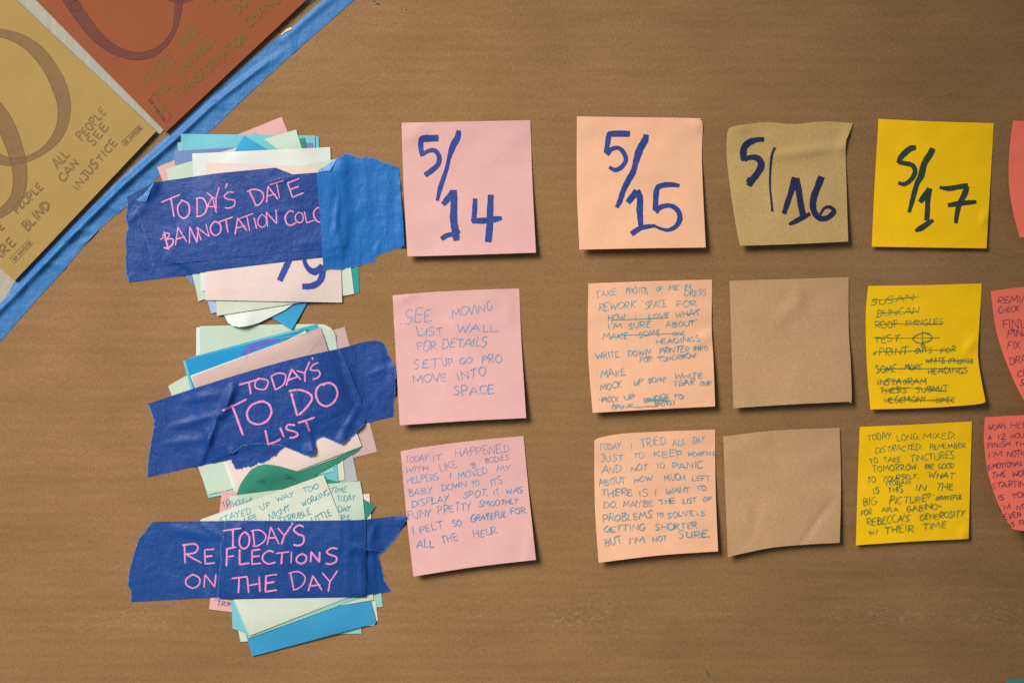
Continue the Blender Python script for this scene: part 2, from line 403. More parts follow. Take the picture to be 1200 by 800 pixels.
def word(ink, t, x0, y0, x1, y1, h, wd, jit=.045, slant=None):
    small = jit > .06; gap = .07 if small else (.13 if jit else .16)
    tot = sum(F[c][0] for c in t)+gap*(len(t)-1)
    dx, dy = x1-x0, y1-y0; L = math.hypot(dx, dy) or 1
    if tot*h > L*1.0 and len(t) < 2: L = tot*h; dx = L; dy = 0
    sx = L/tot; ex, ey = dx/L, dy/L; ux, uy = ey, -ex
    sl = (RND.uniform(-.03, .24) if jit > .05 else RND.uniform(-.02, .1)) if slant is None else slant
    x = 0; j = jit; last = None
    for c in t:
        wdt, st = F[c]; oy = RND.uniform(-j, j)*1.2; s = 1+RND.uniform(-j, j)*1.8; ll = sl+RND.uniform(-j, j)*1.6
        for k in st:
            sm = k[0] == 'c'; p = k[1:] if sm else k
            p = [(a+RND.uniform(-j, j)*.8, b+RND.uniform(-j, j)*.8) for a, b in p]
            if sm: p = catmull(p, 5)
            elif jit:
                p = catmull([((p[i][0]), (p[i][1])) for i in range(len(p))], 1) if len(p) < 3 else p
            q = []
            for a, b in p:
                b = b*s+oy; a = x+a+b*ll*(h/sx if sx else 1)
                q.append((x0+ex*a*sx+ux*b*h, y0+ey*a*sx+uy*b*h))
            w2 = wd*RND.uniform(.80, 1.15) if jit else wd
            if small and last and k is st[0] and RND.random() < .33 and math.hypot(q[0][0]-last[0], q[0][1]-last[1]) < h*.9:
                ink.stroke([last, q[0]], w2*.75)
            last = q[-1]
            ink.stroke(q, w2, step=max(.9, wd*.8), taper=wd < 3)
        x += wdt+gap
def text(ink, data, ox, oy, k, wd, jit=.075):
    if wd < 1.3: wd *= .80
    for part in data.replace('\n', ';').split(';'):
        a = part.split()
        if not a: continue
        if a[0] == '~':                                    # a struck line
            x0, y0, x1, y1 = [float(q) for q in a[1:5]]
            p = [(x0, y0), ((x0*2+x1)/3, (y0*2+y1)/3+RND.uniform(-3, 3)), ((x0+x1*2)/3, (y0+y1*2)/3+RND.uniform(-3, 3)), (x1, y1)]
            ink.stroke([(ox+a_/k, oy+b_/k) for a_, b_ in catmull(p, 5)], wd); continue
        x0, y0, x1, y1, h = [float(q) for q in a[1:6]]
        word(ink, a[0], ox+x0/k, oy+y0/k, ox+x1/k, oy+y1/k, h/k, wd, jit)

# ------------------------------------------------------------------ the sheet of cardboard everything is stuck to
KRAFT = mat_cardboard()
def box(name, x0, x1, y0, y1, z0, z1, mat, parent=None):
    v = [(x, y, z) for x in (x0, x1) for y in (y0, y1) for z in (z0, z1)]
    f = [(0, 1, 3, 2), (4, 6, 7, 5), (0, 4, 5, 1), (2, 3, 7, 6), (0, 2, 6, 4), (1, 5, 7, 3)]
    return link(name, v, f, mat, parent, None, False)
wallm, nt_, out_ = newmat('painted_plaster')
pp_ = N(nt_, 'BsdfPrincipled'); pp_.inputs['Roughness'].default_value = .8
nt_.links.new(ramp(nt_, noise(nt_, coord(nt_), 60, 4, .6), [(.3, (.52, .51, .48)), (.7, (.58, .57, .54))]), pp_.inputs['Base Color'])
nt_.links.new(pp_.outputs[0], out_.inputs[0])
tag(box('wall', -1.6, 1.6, .012, .06, -1.0, 1.0, wallm), kind='structure')
card_sheet = box('cardboard_sheet', -.62, .62, 0, .006, -.44, .44, KRAFT)
tag(card_sheet, 'large brown cardboard sheet that every note and tape is stuck to', 'cardboard sheet')
# punctures and specks in the cardboard: small torn dents with a raised rim
PITC = mat_ink('torn_kraft', (.07, .035, .015), 1, .3)
RIMC = mat_ink('torn_kraft_pale', (.34, .22, .12), 1, .3)
flat0 = lambda u, v: .03
def pit(u, v, r, seed, pale=True):
    q = random.Random(seed)
    n = 9; poly = [(u+r*q.uniform(.6, 1.2)*math.cos(i*2*math.pi/n), v+r*.8*q.uniform(.6, 1.2)*math.sin(i*2*math.pi/n)) for i in range(n)]
    vs = [P3(u, v, .02)]+[P3(a, b, .05) for a, b in poly]+[P3(u+(a-u)*1.35, v+(b-v)*1.35, .02) for a, b in poly]
    f1 = [(0, 1+(i+1) % n, 1+i) for i in range(n)]; f2 = [(1+i, 1+(i+1) % n, 1+n+(i+1) % n, 1+n+i) for i in range(n) if q.random() < .7]
    me_m = [PITC, RIMC] if pale else [PITC, PITC]
    link('puncture', vs, f1+f2, me_m, card_sheet, None, False, [0]*len(f1)+[1]*len(f2))
for i, (u, v, r, p) in enumerate([(443, 5, 2.6, 1), (439, 2, 2.0, 1), (436, 1, 1.4, 1), (476, 11.5, 1.7, 1), (463, 28, .9, 0), (700, 94, .9, 1), (1045, 47, 1.0, 0),
        (660, 204, .8, 0), (89, 627, .7, 0), (452, 748, 1.3, 1), (577, 44, .6, 0), (634, 277, .8, 0), (1091, 233, .5, 0)]): pit(u, v, r, i, p)
dash = Ink(flat0)
dash.stroke(catmull([(827, 785), (830, 788), (831.5, 793)], 5), 1.3); dash.build('pen_mark', mat_ink('green_pen', (.02, .09, .05)), card_sheet, (0, 0, 0))

# ------------------------------------------------------------------ pale board, two mounted cards and the long tape across the corner
GREY, ng, og = newmat('grey_board')
_p = N(ng, 'BsdfPrincipled'); _p.inputs['Roughness'].default_value = .8
ng.links.new(ramp(ng, noise(ng, coord(ng, (1, 1, .12), .7), 420, 3, .7), [(.3, (.26, .235, .18)), (.7, (.34, .31, .245))]), _p.inputs['Base Color'])
ng.links.new(_p.outputs[0], og.inputs[0])
poly = pts('-220 -220 430 -220 420 -50 366 2 345 8 290 58 192 152 188 157 176 156 110 222 22 312 16 344 -10 366 -220 560')
s = surface(poly, drape=0, eps=.5, wave=(200, .0))
o, _ = sheet('backing_board', poly, s, GREY, .45, 12)
tag(o, 'pale grey board showing as a sliver between the mustard and the rust red cards', 'board')

def longtape():
    up = catmull(pts('-60 408 0 356 19 328 49 299 112 237 156 195 200 156 245 113 297 67 330 40 341 33 378 0 420 -36 470 -80'), 4)
    lo_ = catmull(pts('-60 470 0 400 30 366 75 316 112 273 150 240 196 198 241 158 290 112 350 57 414 1 450 -32 500 -76'), 4)
    poly = up+lo_[::-1]
    rg = [(-30, 392, 28, 336, 1.1, 3.2), (20, 342, 88, 272, 1.5, 3.6), (80, 280, 150, 211, 1.6, 3.8), (140, 221, 205, 163, 1.5, 3.4), (196, 172, 250, 122, 1.1, 3.0), (245, 126, 312, 74, .9, 2.6), (330, 48, 400, -12, .5, 4),
          (94, 286, 140, 262, .5, 2.5), (88, 268, 112, 272, .6, 3), (50, 306, 76, 314, .55, 2.6), (122, 240, 142, 248, .4, 2.4), (262, 128, 250, 120, .5, 3), (336, 44, 344, 60, .5, 3), (300, 84, 334, 60, .35, 4)]
    s = surface(poly, drape=3.0, eps=.22, ridges=rg, wave=(26, .10), seed=5, base=.2)
    o, org = sheet('tape_strip', poly, s, mat_tape('painters_tape_long', (.026, .135, .34), math.radians(-43), .05), .09, 2.6)
    tag(o, 'long mid blue painter\'s tape strip running diagonally across the upper left corner', 'tape', 'strips of blue painter\'s tape')
    tear = pts('334 38 339 36 343 33.5 341 32 336 34 331 38.5 328 41.5 331 41')
    s2 = surface(tear, drape=2, eps=.2, wave=(9, .25), seed=2, clearance=3)
    sheet('torn_paper_fleck', tear, s2, mat_paper('pale_fleck', (.60, .50, .34)), .08, 2, o, org)
    return o
longtape()

def mounted(name, poly, base, mat, seed, tilt=0):
    s = surface(poly, shape=lambda U, V: tilt*U, drape=0, eps=base*.75, wave=(240, .35), seed=seed)
    return s, *sheet(name, poly, s, mat, 1.2, 12)
MUST = mat_paper('mustard_card', (.30, .19, .056), .75, .035, 0)
RUST = mat_paper('rust_card', (.215, .056, .019), .75, .04, 0)
s, o, org = mounted('art_card', pts('183 154 17 329 -245 82 -80 -92'), 3.0, MUST, 3)
tag(o, 'mustard yellow card with brown brush loops, nearest the left edge', 'art card', 'cards mounted in the corner')
WASH = mat_ink('brown_wash', (.20, .105, .040), .55, .12, .12)
def loop(s, p, name, mat, par, org, lift):
    ink = Ink(s, lift); ink.stroke(catmull(p, 8), 10, taper=False, step=2); ink.build(name, mat, par, org)
    ed = Ink(s, lift+.015)
    q = catmull(p, 8)
    for sg in (-1, 1):
        e = []
        for i in range(len(q)):
            a, b = q[max(i-1, 0)], q[min(i+1, len(q)-1)]; dx, dy = b[0]-a[0], b[1]-a[1]; L = math.hypot(dx, dy) or 1
            e.append((q[i][0]-dy/L*q[i][2]*.48*sg, q[i][1]+dx/L*q[i][2]*.48*sg, .7 if sg > 0 else .4))
        ed.stroke(e, .6, taper=True, step=2)
    return ed
def P3w(s_): a = [float(x) for x in s_.split()]; return [tuple(a[i:i+3]) for i in range(0, len(a), 3)]
WEDGE = mat_ink('wash_edge', (.10, .048, .020), .5, .1, .15)
e = loop(s, P3w('-60 60 12 -30 42 11 0 39 10 25 47 13 45 62 16 60 82 17 70 103 18 75 122 16 74 142 14 67 160 12 52 176 8 33 186 7 15 190 9 0 187 12 -25 178 15'), 'brush_loop', WASH, o, org, .03); e.build('loop_edge', WEDGE, o, org)
e = loop(s, P3w('-40 100 18 -12 122 21 5 144 21 16 170 20 22 192 18 23.5 212 17 20 230 15 11 242 13 -2 252 10 -20 262 8'), 'brush_loop', WASH, o, org, .06); e.build('loop_edge', WEDGE, o, org)
BRN = mat_ink('brown_pen', (.165, .095, .030), .9, .15)
ink = Ink(s, .10)
text(ink, '''PEOPLE 575 392 748 192 62;SEE 652 432 768 300 60;ALL 408 592 488 488 66;CAN 440 680 562 552 58;INJUSTICE 545 742 828 408 56''', 0, 100, 6, 1.75, .05)
text(ink, '''PEOPLE 105 268 270 108 52;BLIND 170 384 316 226 60;ARE -22 585 104 452 64;THE -70 430 30 352 46''', 0, 200, 5.333, 2.0, .05)
ink.build('handwriting', BRN, o, org)
PRT = mat_ink('printed_label_ink', (.06, .035, .02), .85, .1)
def stamp(s, box4, t, o, org, mat, d, h, lift=.14):
    ink = Ink(s, lift); b = box4
    ink.stroke(b+[b[0]], .45, taper=False)
    word(ink, t, *d, h, .62, 0, 0); ink.build('printed_label', mat, o, org)
stamp(s, pts('142 167 163.5 146 167.5 150 146.5 171.5'), 'BEESWAX .03', o, org, PRT, (163.2, 148.4, 145.0, 166.6), 3.1)
stamp(s, pts('11 303 33.5 281 38.5 285 17.5 308'), 'BEESWAX .03', o, org, PRT, (34.0, 283.0, 15.0, 303.0), 3.4)

s, o, org = mounted('art_card', pts('194.5 155 355.5 3.5 420 -58 260 -225 -20 -63'), 3.2, RUST, 8)
tag(o, 'rust red card with dark brush loops and olive handwriting', 'art card', 'cards mounted in the corner')
WASH2 = mat_ink('plum_wash', (.12, .032, .024), .55, .12, .10)
e = loop(s, P3w('66 -30 16 75 -14 16 84 4 15 96 21 15 112 41 13.5 130 56 11.5 148 64 10 163 66 9.5 180 62 8.5 193 52 6.5 202 40 5.5 207 24 7 209 8 9 211 -6 10 212 -22 10'), 'brush_loop', WASH2, o, org, .03)
e.stroke(catmull([(84, 12), (83, 5), (88, .5), (94, 4), (95, 10), (90, 14), (85, 12)], 5), .9); e.build('loop_edge', mat_ink('plum_edge', (.045, .014, .014), .6, .1, .12), o, org)
e = loop(s, P3w('180 -14 8 196 -4 9 210 0 9 222 -2 9 236 -10 9'), 'brush_loop', WASH2, o, org, .06)
ink = Ink(s, .10)
text(ink, '''PEOPLE 135 552 308 384 72;ARE 358 306 462 202 64;ALL 195 632 280 548 56;CAPABLE 348 494 556 262 62;OF 200 736 268 678 60;
TRANSFORMATION 322 638 762 246 54;DON'T 700 88 850 -48 62;CHANGE 775 182 1010 -30 62;THEY 590 50 720 -90 60''', 150, 0, 5.44, 1.7, .04)
ink.build('handwriting', mat_ink('olive_pen', (.135, .095, .020), .75, .15), o, org)
stamp(s, pts('174 118 180.5 110 201 136.5 195 144'), 'BEESWAX .03', o, org, mat_ink('dark_red_print', (.09, .018, .012), .85, .1), (194, 140.5, 177.3, 116.3), 3.2)

# ------------------------------------------------------------------ paper colours
PINK = mat_paper('pink_paper', (.68, .39, .36)); PEACH = mat_paper('peach_paper', (.82, .465, .285))
KNOTE = mat_paper('kraft_note', (.46, .275, .145), .85, .05, .05, True); KNOTE2 = mat_paper('kraft_note_yellowish', (.45, .295, .115), .85, .05, .05, True)
YEL = mat_paper('yellow_paper', (.95, .57, .003), .8, .03, .18); SALMON = mat_paper('salmon_paper', (1.0, .215, .14), .8, .03, .25)
TEAL = mat_paper('teal_paper', (.03, .30, .25))
# sizes of ink
MARK = mat_ink('blue_marker', (.017, .036, .185), 1, .3); MARKD = mat_ink('navy_marker', (.006, .013, .048), 1, .25); MARKG = mat_ink('black_green_marker', (.022, .040, .028), 1, .2)
PENB = mat_ink('blue_ballpoint', (.075, .24, .44), .72, .25, .32); PENT = mat_ink('teal_ballpoint', (.05, .29, .40), .72, .25, .32)
PENG = mat_ink('green_ballpoint', (.05, .17, .07), .78, .2, .3); PENN = mat_ink('navy_ballpoint', (.12, .035, .09), .82, .2, .26)

def note(label, top, right, bottom, left, mat, lift=(4, 1.6), side=(0, 0), ridges=(), bumps=(), wave=(64, .42), seed=1, group='sticky notes in the day columns', eps=.16, thick=.1):
    """edges are traced corner to corner, clockwise; lift: how far the free lower end stands off"""
    E = [catmull(pts(e), 5) if len(e.split()) > 4 else pts(e) for e in (top, right, bottom, left)]
    poly = E[0][:-1]+E[1][:-1]+E[2][:-1]+E[3][:-1]
    (x0, y0), (x1, y1), (x2, y2), (x3, y3) = E[0][0], E[1][0], E[2][0], E[3][0]
    ex, ey = (x1-x0), (y1-y0); dx, dy = ((x3-x0)+(x2-x1))/2, ((y3-y0)+(y2-y1))/2
    det = ex*dy-ey*dx
    def shape(U, V):
        S = ((U-x0)*dy-(V-y0)*dx)/det; T = (-(U-x0)*ey+(V-y0)*ex)/det
        t = np.clip(T, 0, 1.2)
        tt = np.clip((t-.2)/.8, 0, 1.2); glue = .32
        return 1.15*lift[0]*tt**lift[1] + glue*np.exp(-((t-.26)/.07)**2) + glue*.7*np.exp(-((t-.16)/.12)**2)*np.sin(U/(7+seed%5)+seed)*np.sin(V/9+seed*2) + side[0]*np.clip(1-S, 0, 1.2)**3*t**1.2 + side[1]*np.clip(S, 0, 1.2)**3*t**1.2
    s = surface(poly, shape, 10, eps, ridges, bumps, wave, seed)
    o, org = sheet('sticky_note', poly, s, mat, thick, 4.5)
    tag(o, label, 'sticky note', group)
    return s, o, org

# ---- 5/14 column ---------------------------------------------------------------------------
s, o, org = note('pink sticky note reading 5/14 in thick blue marker', '470.5 144 545 142.5 621.5 141', '621.5 141 624 215 628 296', '628 296 552 298.5 477.5 300.5', '477.5 300.5 473 220 470.5 144', PINK,
    (4.2, 1.5), ridges=[(476, 166, 500, 146, .35, 9)], seed=4)
ink = Ink(s, .08); k = 800/180
def T(d, wd=None, nib=None, ratio=.55, ox=460, oy=130, kk=k, n=5, taper=False):
    a = [float(x) for x in d.split()]
    if wd is None: q = [(ox+a[i]/kk, oy+a[i+1]/kk, a[i+2]/kk) for i in range(0, len(a), 3)]
    else: q = [(ox+a[i]/kk, oy+a[i+1]/kk, wd/kk) for i in range(0, len(a), 2)]
    q = catmull(q, n) if len(q) > 2 else q
    r = random.Random(len(d)); q = [(x, y, z*1.12*r.uniform(.92, 1.08)) for x, y, z in q]
    ink.stroke(q, 5, nib, ratio, taper, 1.5)
T('240 142 30 205 143 32 160 146 34 148 160 26 148 200 24 158 236 24'); T('158 226 18 190 208 20 222 208 22 243 240 22 236 280 24 205 310 26 168 335 24')
T('345 102 22 338 140 30 316 180 32 296 240 20 282 300 20 262 360 22 246 410 22 233 468 16')
T('262 488 26 290 455 30 318 418 28'); T('316 412 34 320 470 32 318 560 34 326 620 34 334 676 30'); T('352 626 16 310 642 22 280 650 24 254 668 22')
T('430 456 22 428 510 24 424 560 24 418 578 20'); T('414 572 26 470 572 28 520 566 30 570 558 18'); T('512 436 28 508 520 30 506 600 32 498 684 32')
ink.build('marker_writing', MARK, o, org)
s, o, org = note('pink sticky note reading SEE MOVING LIST WALL FOR DETAILS', '460 346 500 342.5 560 339.5 608.5 338', '608.5 338 611 400 616.5 489.5', '616.5 489.5 545 493 468.5 498', '468.5 498 464 420 460 346', PINK,
    (4.6, 1.6), ridges=[(594, 352, 600, 374, .35, 4), (466, 350, 486, 344, .4, 6)], seed=7)
ink = Ink(s)
text(ink, '''SEE 150 265 292 250 68;MOVING 400 230 612 195 45;LIST 218 330 355 322 45;WALL 420 310 638 300 42;FOR 218 410 318 395 50;DETAILS 345 390 580 380 48
SET 192 495 330 490 45;UP 345 482 405 478 42;GO 435 475 500 472 32;PRO 552 470 660 465 40;MOVE 195 575 375 560 42;INTO 430 560 578 530 44;SPACE 408 635 620 628 48;. 128 262 134 262 30''', 440, 320, 4.443, 1.15)
ink.build('handwriting', PENB, o, org)
s, o, org = note('pink sticky note whose writing begins TODAY IT HAPPENED', '469.5 528.5 500 523 560 515.5 613.5 510.5', '613.5 510.5 619 570 628 655.5', '628 655.5 555 664 484.5 675', '484.5 675 477 610 469.5 528.5', PINK,
    (4.4, 1.6), ridges=[(618, 660, 622, 620, .4, 6)], seed=9)
ink = Ink(s)
text(ink, '''HELPERS 150 308 300 285 32;, 330 290 336 290 30;I 345 285 352 285 30;MOVED 390 285 525 258 30;MY 568 250 635 240 25;BABY 155 365 265 350 32;DOWN 308 340 430 318 28;TO 450 318 485 312 25;ITS 540 318 600 300 35
DISPLAY 168 415 345 388 32;SPOT. 410 370 525 362 30;IT 555 365 580 358 28;WAS 610 355 690 345 25;FUNY 150 472 265 455 35;PRETTY 290 448 450 425 38;SMOOTHLY 485 415 670 395 26
I 175 545 182 543 35;FELT 205 540 320 510 32;SO 362 503 405 498 25;GRATEFUL 445 485 612 460 30;FOR 630 450 705 440 25;ALL 188 608 275 600 38;THE 310 590 388 570 40;HELP. 458 560 575 535 35''', 440, 490, 4, 1.15)
ink.build('handwriting', PENB, o, org)
ink = Ink(s)
text(ink, '''TODAY 140 208 245 198 28;IT 270 200 312 190 30;HAPPENED 370 182 625 158 40;WITH 140 255 245 248 28;LIKE 300 250 385 230 32;8 450 235 470 230 26;BODIES 515 208 625 193 25''', 440, 490, 4, .95)
ink.build('faint_handwriting', mat_ink('faint_ballpoint', (.20, .19, .32), .7, .2, .25), o, org)

# ---- 5/15 column ---------------------------------------------------------------------------
s, o, org = note('peach sticky note reading 5/15 in blue marker, upper right corner dented', '676 136.5 740 137.5 816 138.5 820 140', '820 140 823.5 147 822.5 190 827 290', '827 290 750 291 679 292.5', '679 292.5 676 220 676 136.5', PEACH,
    (5.0, 1.3), ridges=[(812, 142, 824, 152, .7, 5), (676, 196, 822, 205, .5, 14)], seed=12)
ink = Ink(s, .08)
def T5(d): T(d, ox=660, oy=125)
T5('348 142 28 290 141 30 248 143 28 238 150 26 230 200 24 222 240 22'); T5('226 250 26 252 222 22 290 216 20 318 246 22 326 282 22 300 318 22 268 330 20 240 314 16')
T5('432 145 24 426 175 32 398 225 36 378 290 28 364 340 28 336 390 28 312 440 26 296 490 24 278 526 18')
T5('336 500 28 360 470 30 384 438 30'); T5('384 436 30 400 480 30 398 540 30 402 590 26 404 622 24'); T5('480 620 16 430 626 22 396 636 24 354 664 26')
T5('606 412 16 560 406 24 510 412 26 488 430 26 482 480 26 480 540 26'); T5('480 548 28 510 522 24 560 516 22 596 540 24 608 580 26 590 620 22 550 642 18 510 636 14 478 622 12')
ink.build('marker_writing', MARK, o, org)
s, o, org = note('peach sticky note whose list begins TAKE PHOTOS OF ME IN DRESS', '689.5 332 760 329.5 834.5 327.5', '834.5 327.5 834 385 836 420 838 476', '838 476 765 479.5 694.5 483.5', '694.5 483.5 689 410 689.5 332', PEACH,
    (4.6, 1.4), ridges=[(836, 390, 812, 404, .5, 6), (690, 365, 834, 366, .4, 12)], seed=15)
ink = Ink(s)
text(ink, '''. 105 165 110 165 30;TAKE 118 170 228 155 32;PHOTOS 275 150 385 145 32;OF 425 135 460 132 18;ME 485 135 545 130 28;IN 568 125 605 122 25;DRESS 568 160 680 155 28;. 116 212 120 212 30
REWORK 132 235 320 220 38;" 350 215 365 213 30;SPACE 372 225 480 212 35;FOR 528 215 632 212 32;HOW 180 285 270 280 32;I 320 280 326 280 25;LOVE 385 275 490 268 25;~ 200 280 490 268;WHAT 525 270 650 252 30
I'M 180 330 255 325 30;SURE 285 325 398 318 28;ABOUT" 475 318 635 308 28;. 125 362 130 362 30;MAKE 155 380 285 372 30;SOME 340 365 450 358 25;OK 505 360 572 358 20;~ 250 355 560 348;HEADINGS 425 400 650 388 25
. 110 465 115 465 30;WRITE 122 475 240 465 30;DOWN 280 465 395 455 28;PRINTER 440 450 590 440 30;INFO 615 435 688 430 22;FOR 342 495 405 490 25;TOMORROW 435 490 630 470 25
. 125 550 130 550 30;MAKE 145 570 270 560 35;. 122 615 126 615 30;MOCK 142 635 250 618 32;UP 310 610 355 605 28;SOME 385 600 475 590 25;WHITE 520 578 660 572 28;TEAR 510 615 620 605 28;STUFF 645 612 708 608 20
. 136 685 140 685 30;MOCK 152 695 235 688 28;UP 260 682 318 678 25;UNDER 362 695 488 680 28;~ 362 690 488 672;~ 362 682 480 684;~ 370 676 484 688;TO 510 680 565 675 25;( 200 732 210 730 26;PINK 214 730 310 722 22;~ 310 718 420 716;SPOTS 415 717 505 708 22;) 510 708 520 706 24''', 670, 310, 4.322, 1.1)
ink.build('handwriting', PENT, o, org)
s, o, org = note('peach sticky note whose writing begins TODAY I TRIED ALL DAY', '696.5 516 705 512 740 507 838 503', '838 503 838.5 570 841.5 645.5', '841.5 645.5 770 650.5 701.5 659', '701.5 659 697 590 696.5 516', PEACH,
    (4.8, 1.4), ridges=[(698, 570, 838, 560, .35, 12)], seed=19)
ink = Ink(s)
text(ink, '''TODAY 135 158 242 150 32;I 290 155 296 155 40;TRIED 340 142 465 130 38;ALL 495 135 560 130 32;DAY 595 128 655 118 30;JUST 140 215 260 205 32;TO 308 198 358 195 28;KEEP 405 192 545 190 32;WORKING 568 188 708 182 22
AND 145 272 240 262 34;NOT 288 265 375 252 30;TO 415 250 460 248 28;PANIC 495 250 648 245 32;ABOUT 135 332 265 318 32;HOW 305 318 395 305 26;MUCH 455 308 560 302 30;LEFT 590 310 685 305 28
THERE 145 385 298 380 36;IS 330 385 378 382 34;I 408 380 414 380 34;WANT 460 375 585 362 28;TO 615 358 662 352 26;DO. 150 442 225 440 32;MAYBE 252 440 400 432 32;THE 430 428 510 415 28;LIST 545 420 612 412 25;OF 645 408 690 402 18
PROBLEMS 150 510 395 488 34;TO 415 488 452 485 22;SOLVE 470 490 600 475 25;IS 615 480 660 475 22;GETTING 155 560 360 550 30;SHORTER 412 552 620 540 32;BUT 160 625 250 615 36;I'M 280 620 358 610 34;NOT 398 608 468 602 28;SURE. 525 590 680 585 34''', 670, 490, 4.21, 1.15)
ink.build('handwriting', PENT, o, org)

# ---- 5/16 column ---------------------------------------------------------------------------
s, o, org = note('wrinkled tan kraft note reading 5/16 in navy marker', '852 156 857 149 880 145 900 143.5 930 145.5 965 142.5 1000 144.5', '1000 144.5 995 157 991 171 992 220 994 283', '994 283 930 286 867 288', '867 288 860 250 852 190 852 156', KNOTE2,
    (4.6, 1.3), (.8, 0), ridges=[(905, 182, 990, 172, .9, 5), (988, 176, 996, 150, 1.2, 6), (856, 150, 880, 146, .6, 8)], wave=(50, .45), seed=22)
ink = Ink(s, .08); k2 = 800/170
def T6(d): T(d, ox=840, oy=130, kk=k2)
T6('262 158 22 220 160 26 176 176 34 150 206 34 146 250 32 150 276 26'); T6('150 268 26 190 256 26 226 262 32 246 296 34 226 342 34 196 380 34 176 414 26'); T6('166 376 30 180 384 20')
T6('322 202 14 306 236 14 298 290 12 294 360 11 294 430 10 302 500 11 306 556 12')
T6('370 568 24 392 500 28 412 440 30 432 366 34'); T6('440 370 28 452 440 32 462 510 32 476 578 30'); T6('516 566 18 476 586 26 440 606 26 398 626 14')
T6('578 362 34 556 420 34 534 480 34 532 540 32 560 588 28 604 592 26 640 566 26 644 546 22 622 530 18 594 536 14 572 568 12 562 584 8')
ink.build('marker_writing', MARKD, o, org)
s, o, org = note('blank kraft note directly under the 5/16 note', '855 329 925 327 994.5 324.5', '994.5 324.5 994.5 385 997 425 998 468 995 470.5', '995 470.5 930 473.5 859.5 478', '859.5 478 857 400 855 329', KNOTE,
    (4.4, 1.3), ridges=[(937, 350, 905, 384, .30, 8), (930, 334, 940, 356, .5, 6)], wave=(60, .4), seed=25)
s, o, org = note('blank kraft note in the bottom row, creased near its lower right corner', '847.5 511 910 504 984 501', '984 501 985.5 570 984 635.5', '984 635.5 940 638 900 642 853 652', '853 652 850 580 847.5 511', KNOTE,
    (3.4, 1.3), (.5, 0), ridges=[(939, 636, 975, 586, -.42, 4), (915, 560, 905, 510, -.35, 8), (880, 630, 890, 585, -.3, 6)], wave=(50, .4), seed=27)

# ---- 5/17 column ---------------------------------------------------------------------------
s, o, org = note('yellow sticky note reading 5/17 in dark green marker', '1029.5 139.5 1095 142.5 1164.5 144.5', '1164.5 144.5 1160.5 215 1156 291', '1156 291 1090 290 1021.5 289', '1021.5 289 1025 215 1029.5 139.5', YEL,
    (2.6, 1.5), ridges=[(1153, 262, 1156, 246, .7, 4)], seed=30)
ink = Ink(s, .08)
def T7(d): T(d, ox=1010, oy=130, kk=k2)
T7('300 204 22 268 208 30 232 238 30 210 264 26 204 290 22'); T7('204 284 22 240 290 24 278 300 24 294 334 24 274 376 24 236 404 22 200 396 16')
T7('392 206 28 376 240 32 344 292 32 326 360 32 306 396 28 290 450 26 274 510 22 260 560 18')
T7('320 504 26 348 466 30 376 430 28'); T7('374 426 30 364 480 28 362 540 26 358 606 26'); T7('394 602 18 360 624 26 330 644 30 294 662 16')
T7('428 422 14 480 428 26 540 418 26 586 412 24'); T7('580 414 26 566 460 30 540 510 26 526 560 24 518 620 18'); T7('474 520 22 530 512 26 580 506 24 632 502 18')
ink.build('marker_writing', MARKG, o, org)
s, o, org = note('yellow sticky note holding a crossed-out list, lower right corner curling', '1017.5 335 1085 334 1150.5 332', '1150.5 332 1148 375 1146 415 1150 445 1154.5 468', '1154.5 468 1148 473 1090 477.5 1020 479.5', '1020 479.5 1016 430 1014.5 370 1017.5 335', YEL,
    (3.2, 1.4), (0, 2.6), ridges=[(1132, 412, 1143, 396, .6, 5)], wave=(50, .3), seed=33)
ink = Ink(s)
text(ink, '''SUSAN 90 208 305 180 32;~ 95 180 325 165;DUNCAN 115 265 330 245 35;~ 120 247 325 240;ROOF 108 325 230 318 32;SHINGLES 260 308 455 305 28;~ 115 305 450 298;TEST 105 398 235 388 32;~ 110 372 440 370;~ 350 335 352 412
* 98 462 118 460 30;PRINT 125 462 275 455 35;OUTS 312 448 398 442 22;FOR 440 448 518 440 25;~ 110 440 520 433;WHITE 362 500 465 495 26;( 478 500 486 500 24;PHOTOS 490 500 605 498 22;~ 365 485 600 490
SOME 115 548 215 545 38;MORE 255 535 345 528 28;HEADINGS 375 552 580 550 28;~ 120 530 575 522;INSTAGRAM 120 608 368 605 30;~ 150 588 365 590;THESIS 135 655 270 645 28;SUBMIT 315 645 480 640 28;~ 140 637 300 622;~ 300 625 475 640
HEGEMONY 155 700 370 692 28;SPEC 415 698 515 695 22;~ 180 682 510 685''', 1000, 310, 4.325, 1.15)
ink.stroke([(1000+a/4.325, 310+b/4.325) for a, b in catmull(pts('392 350 350 345 300 372 330 395 385 385 398 362 360 345'), 5)], 1.1)
ink.stroke([(1000+a/4.325, 310+b/4.325) for a, b in catmull(pts('352 400 342 410 352 420 362 408 350 400'), 5)], 1.0)
ink.build('handwriting', PENG, o, org)
s, o, org = note('yellow sticky note whose writing begins TODAY: LONG, MIXED', '1007.5 500 1075 497 1139 493.5', '1139 493.5 1137 560 1135 631', '1135 631 1070 634 1003 638.5', '1003 638.5 1005 570 1007.5 500', YEL,
    (2.6, 1.5), ridges=[(1128, 630, 1134, 616, .5, 5)], seed=36)
ink = Ink(s)
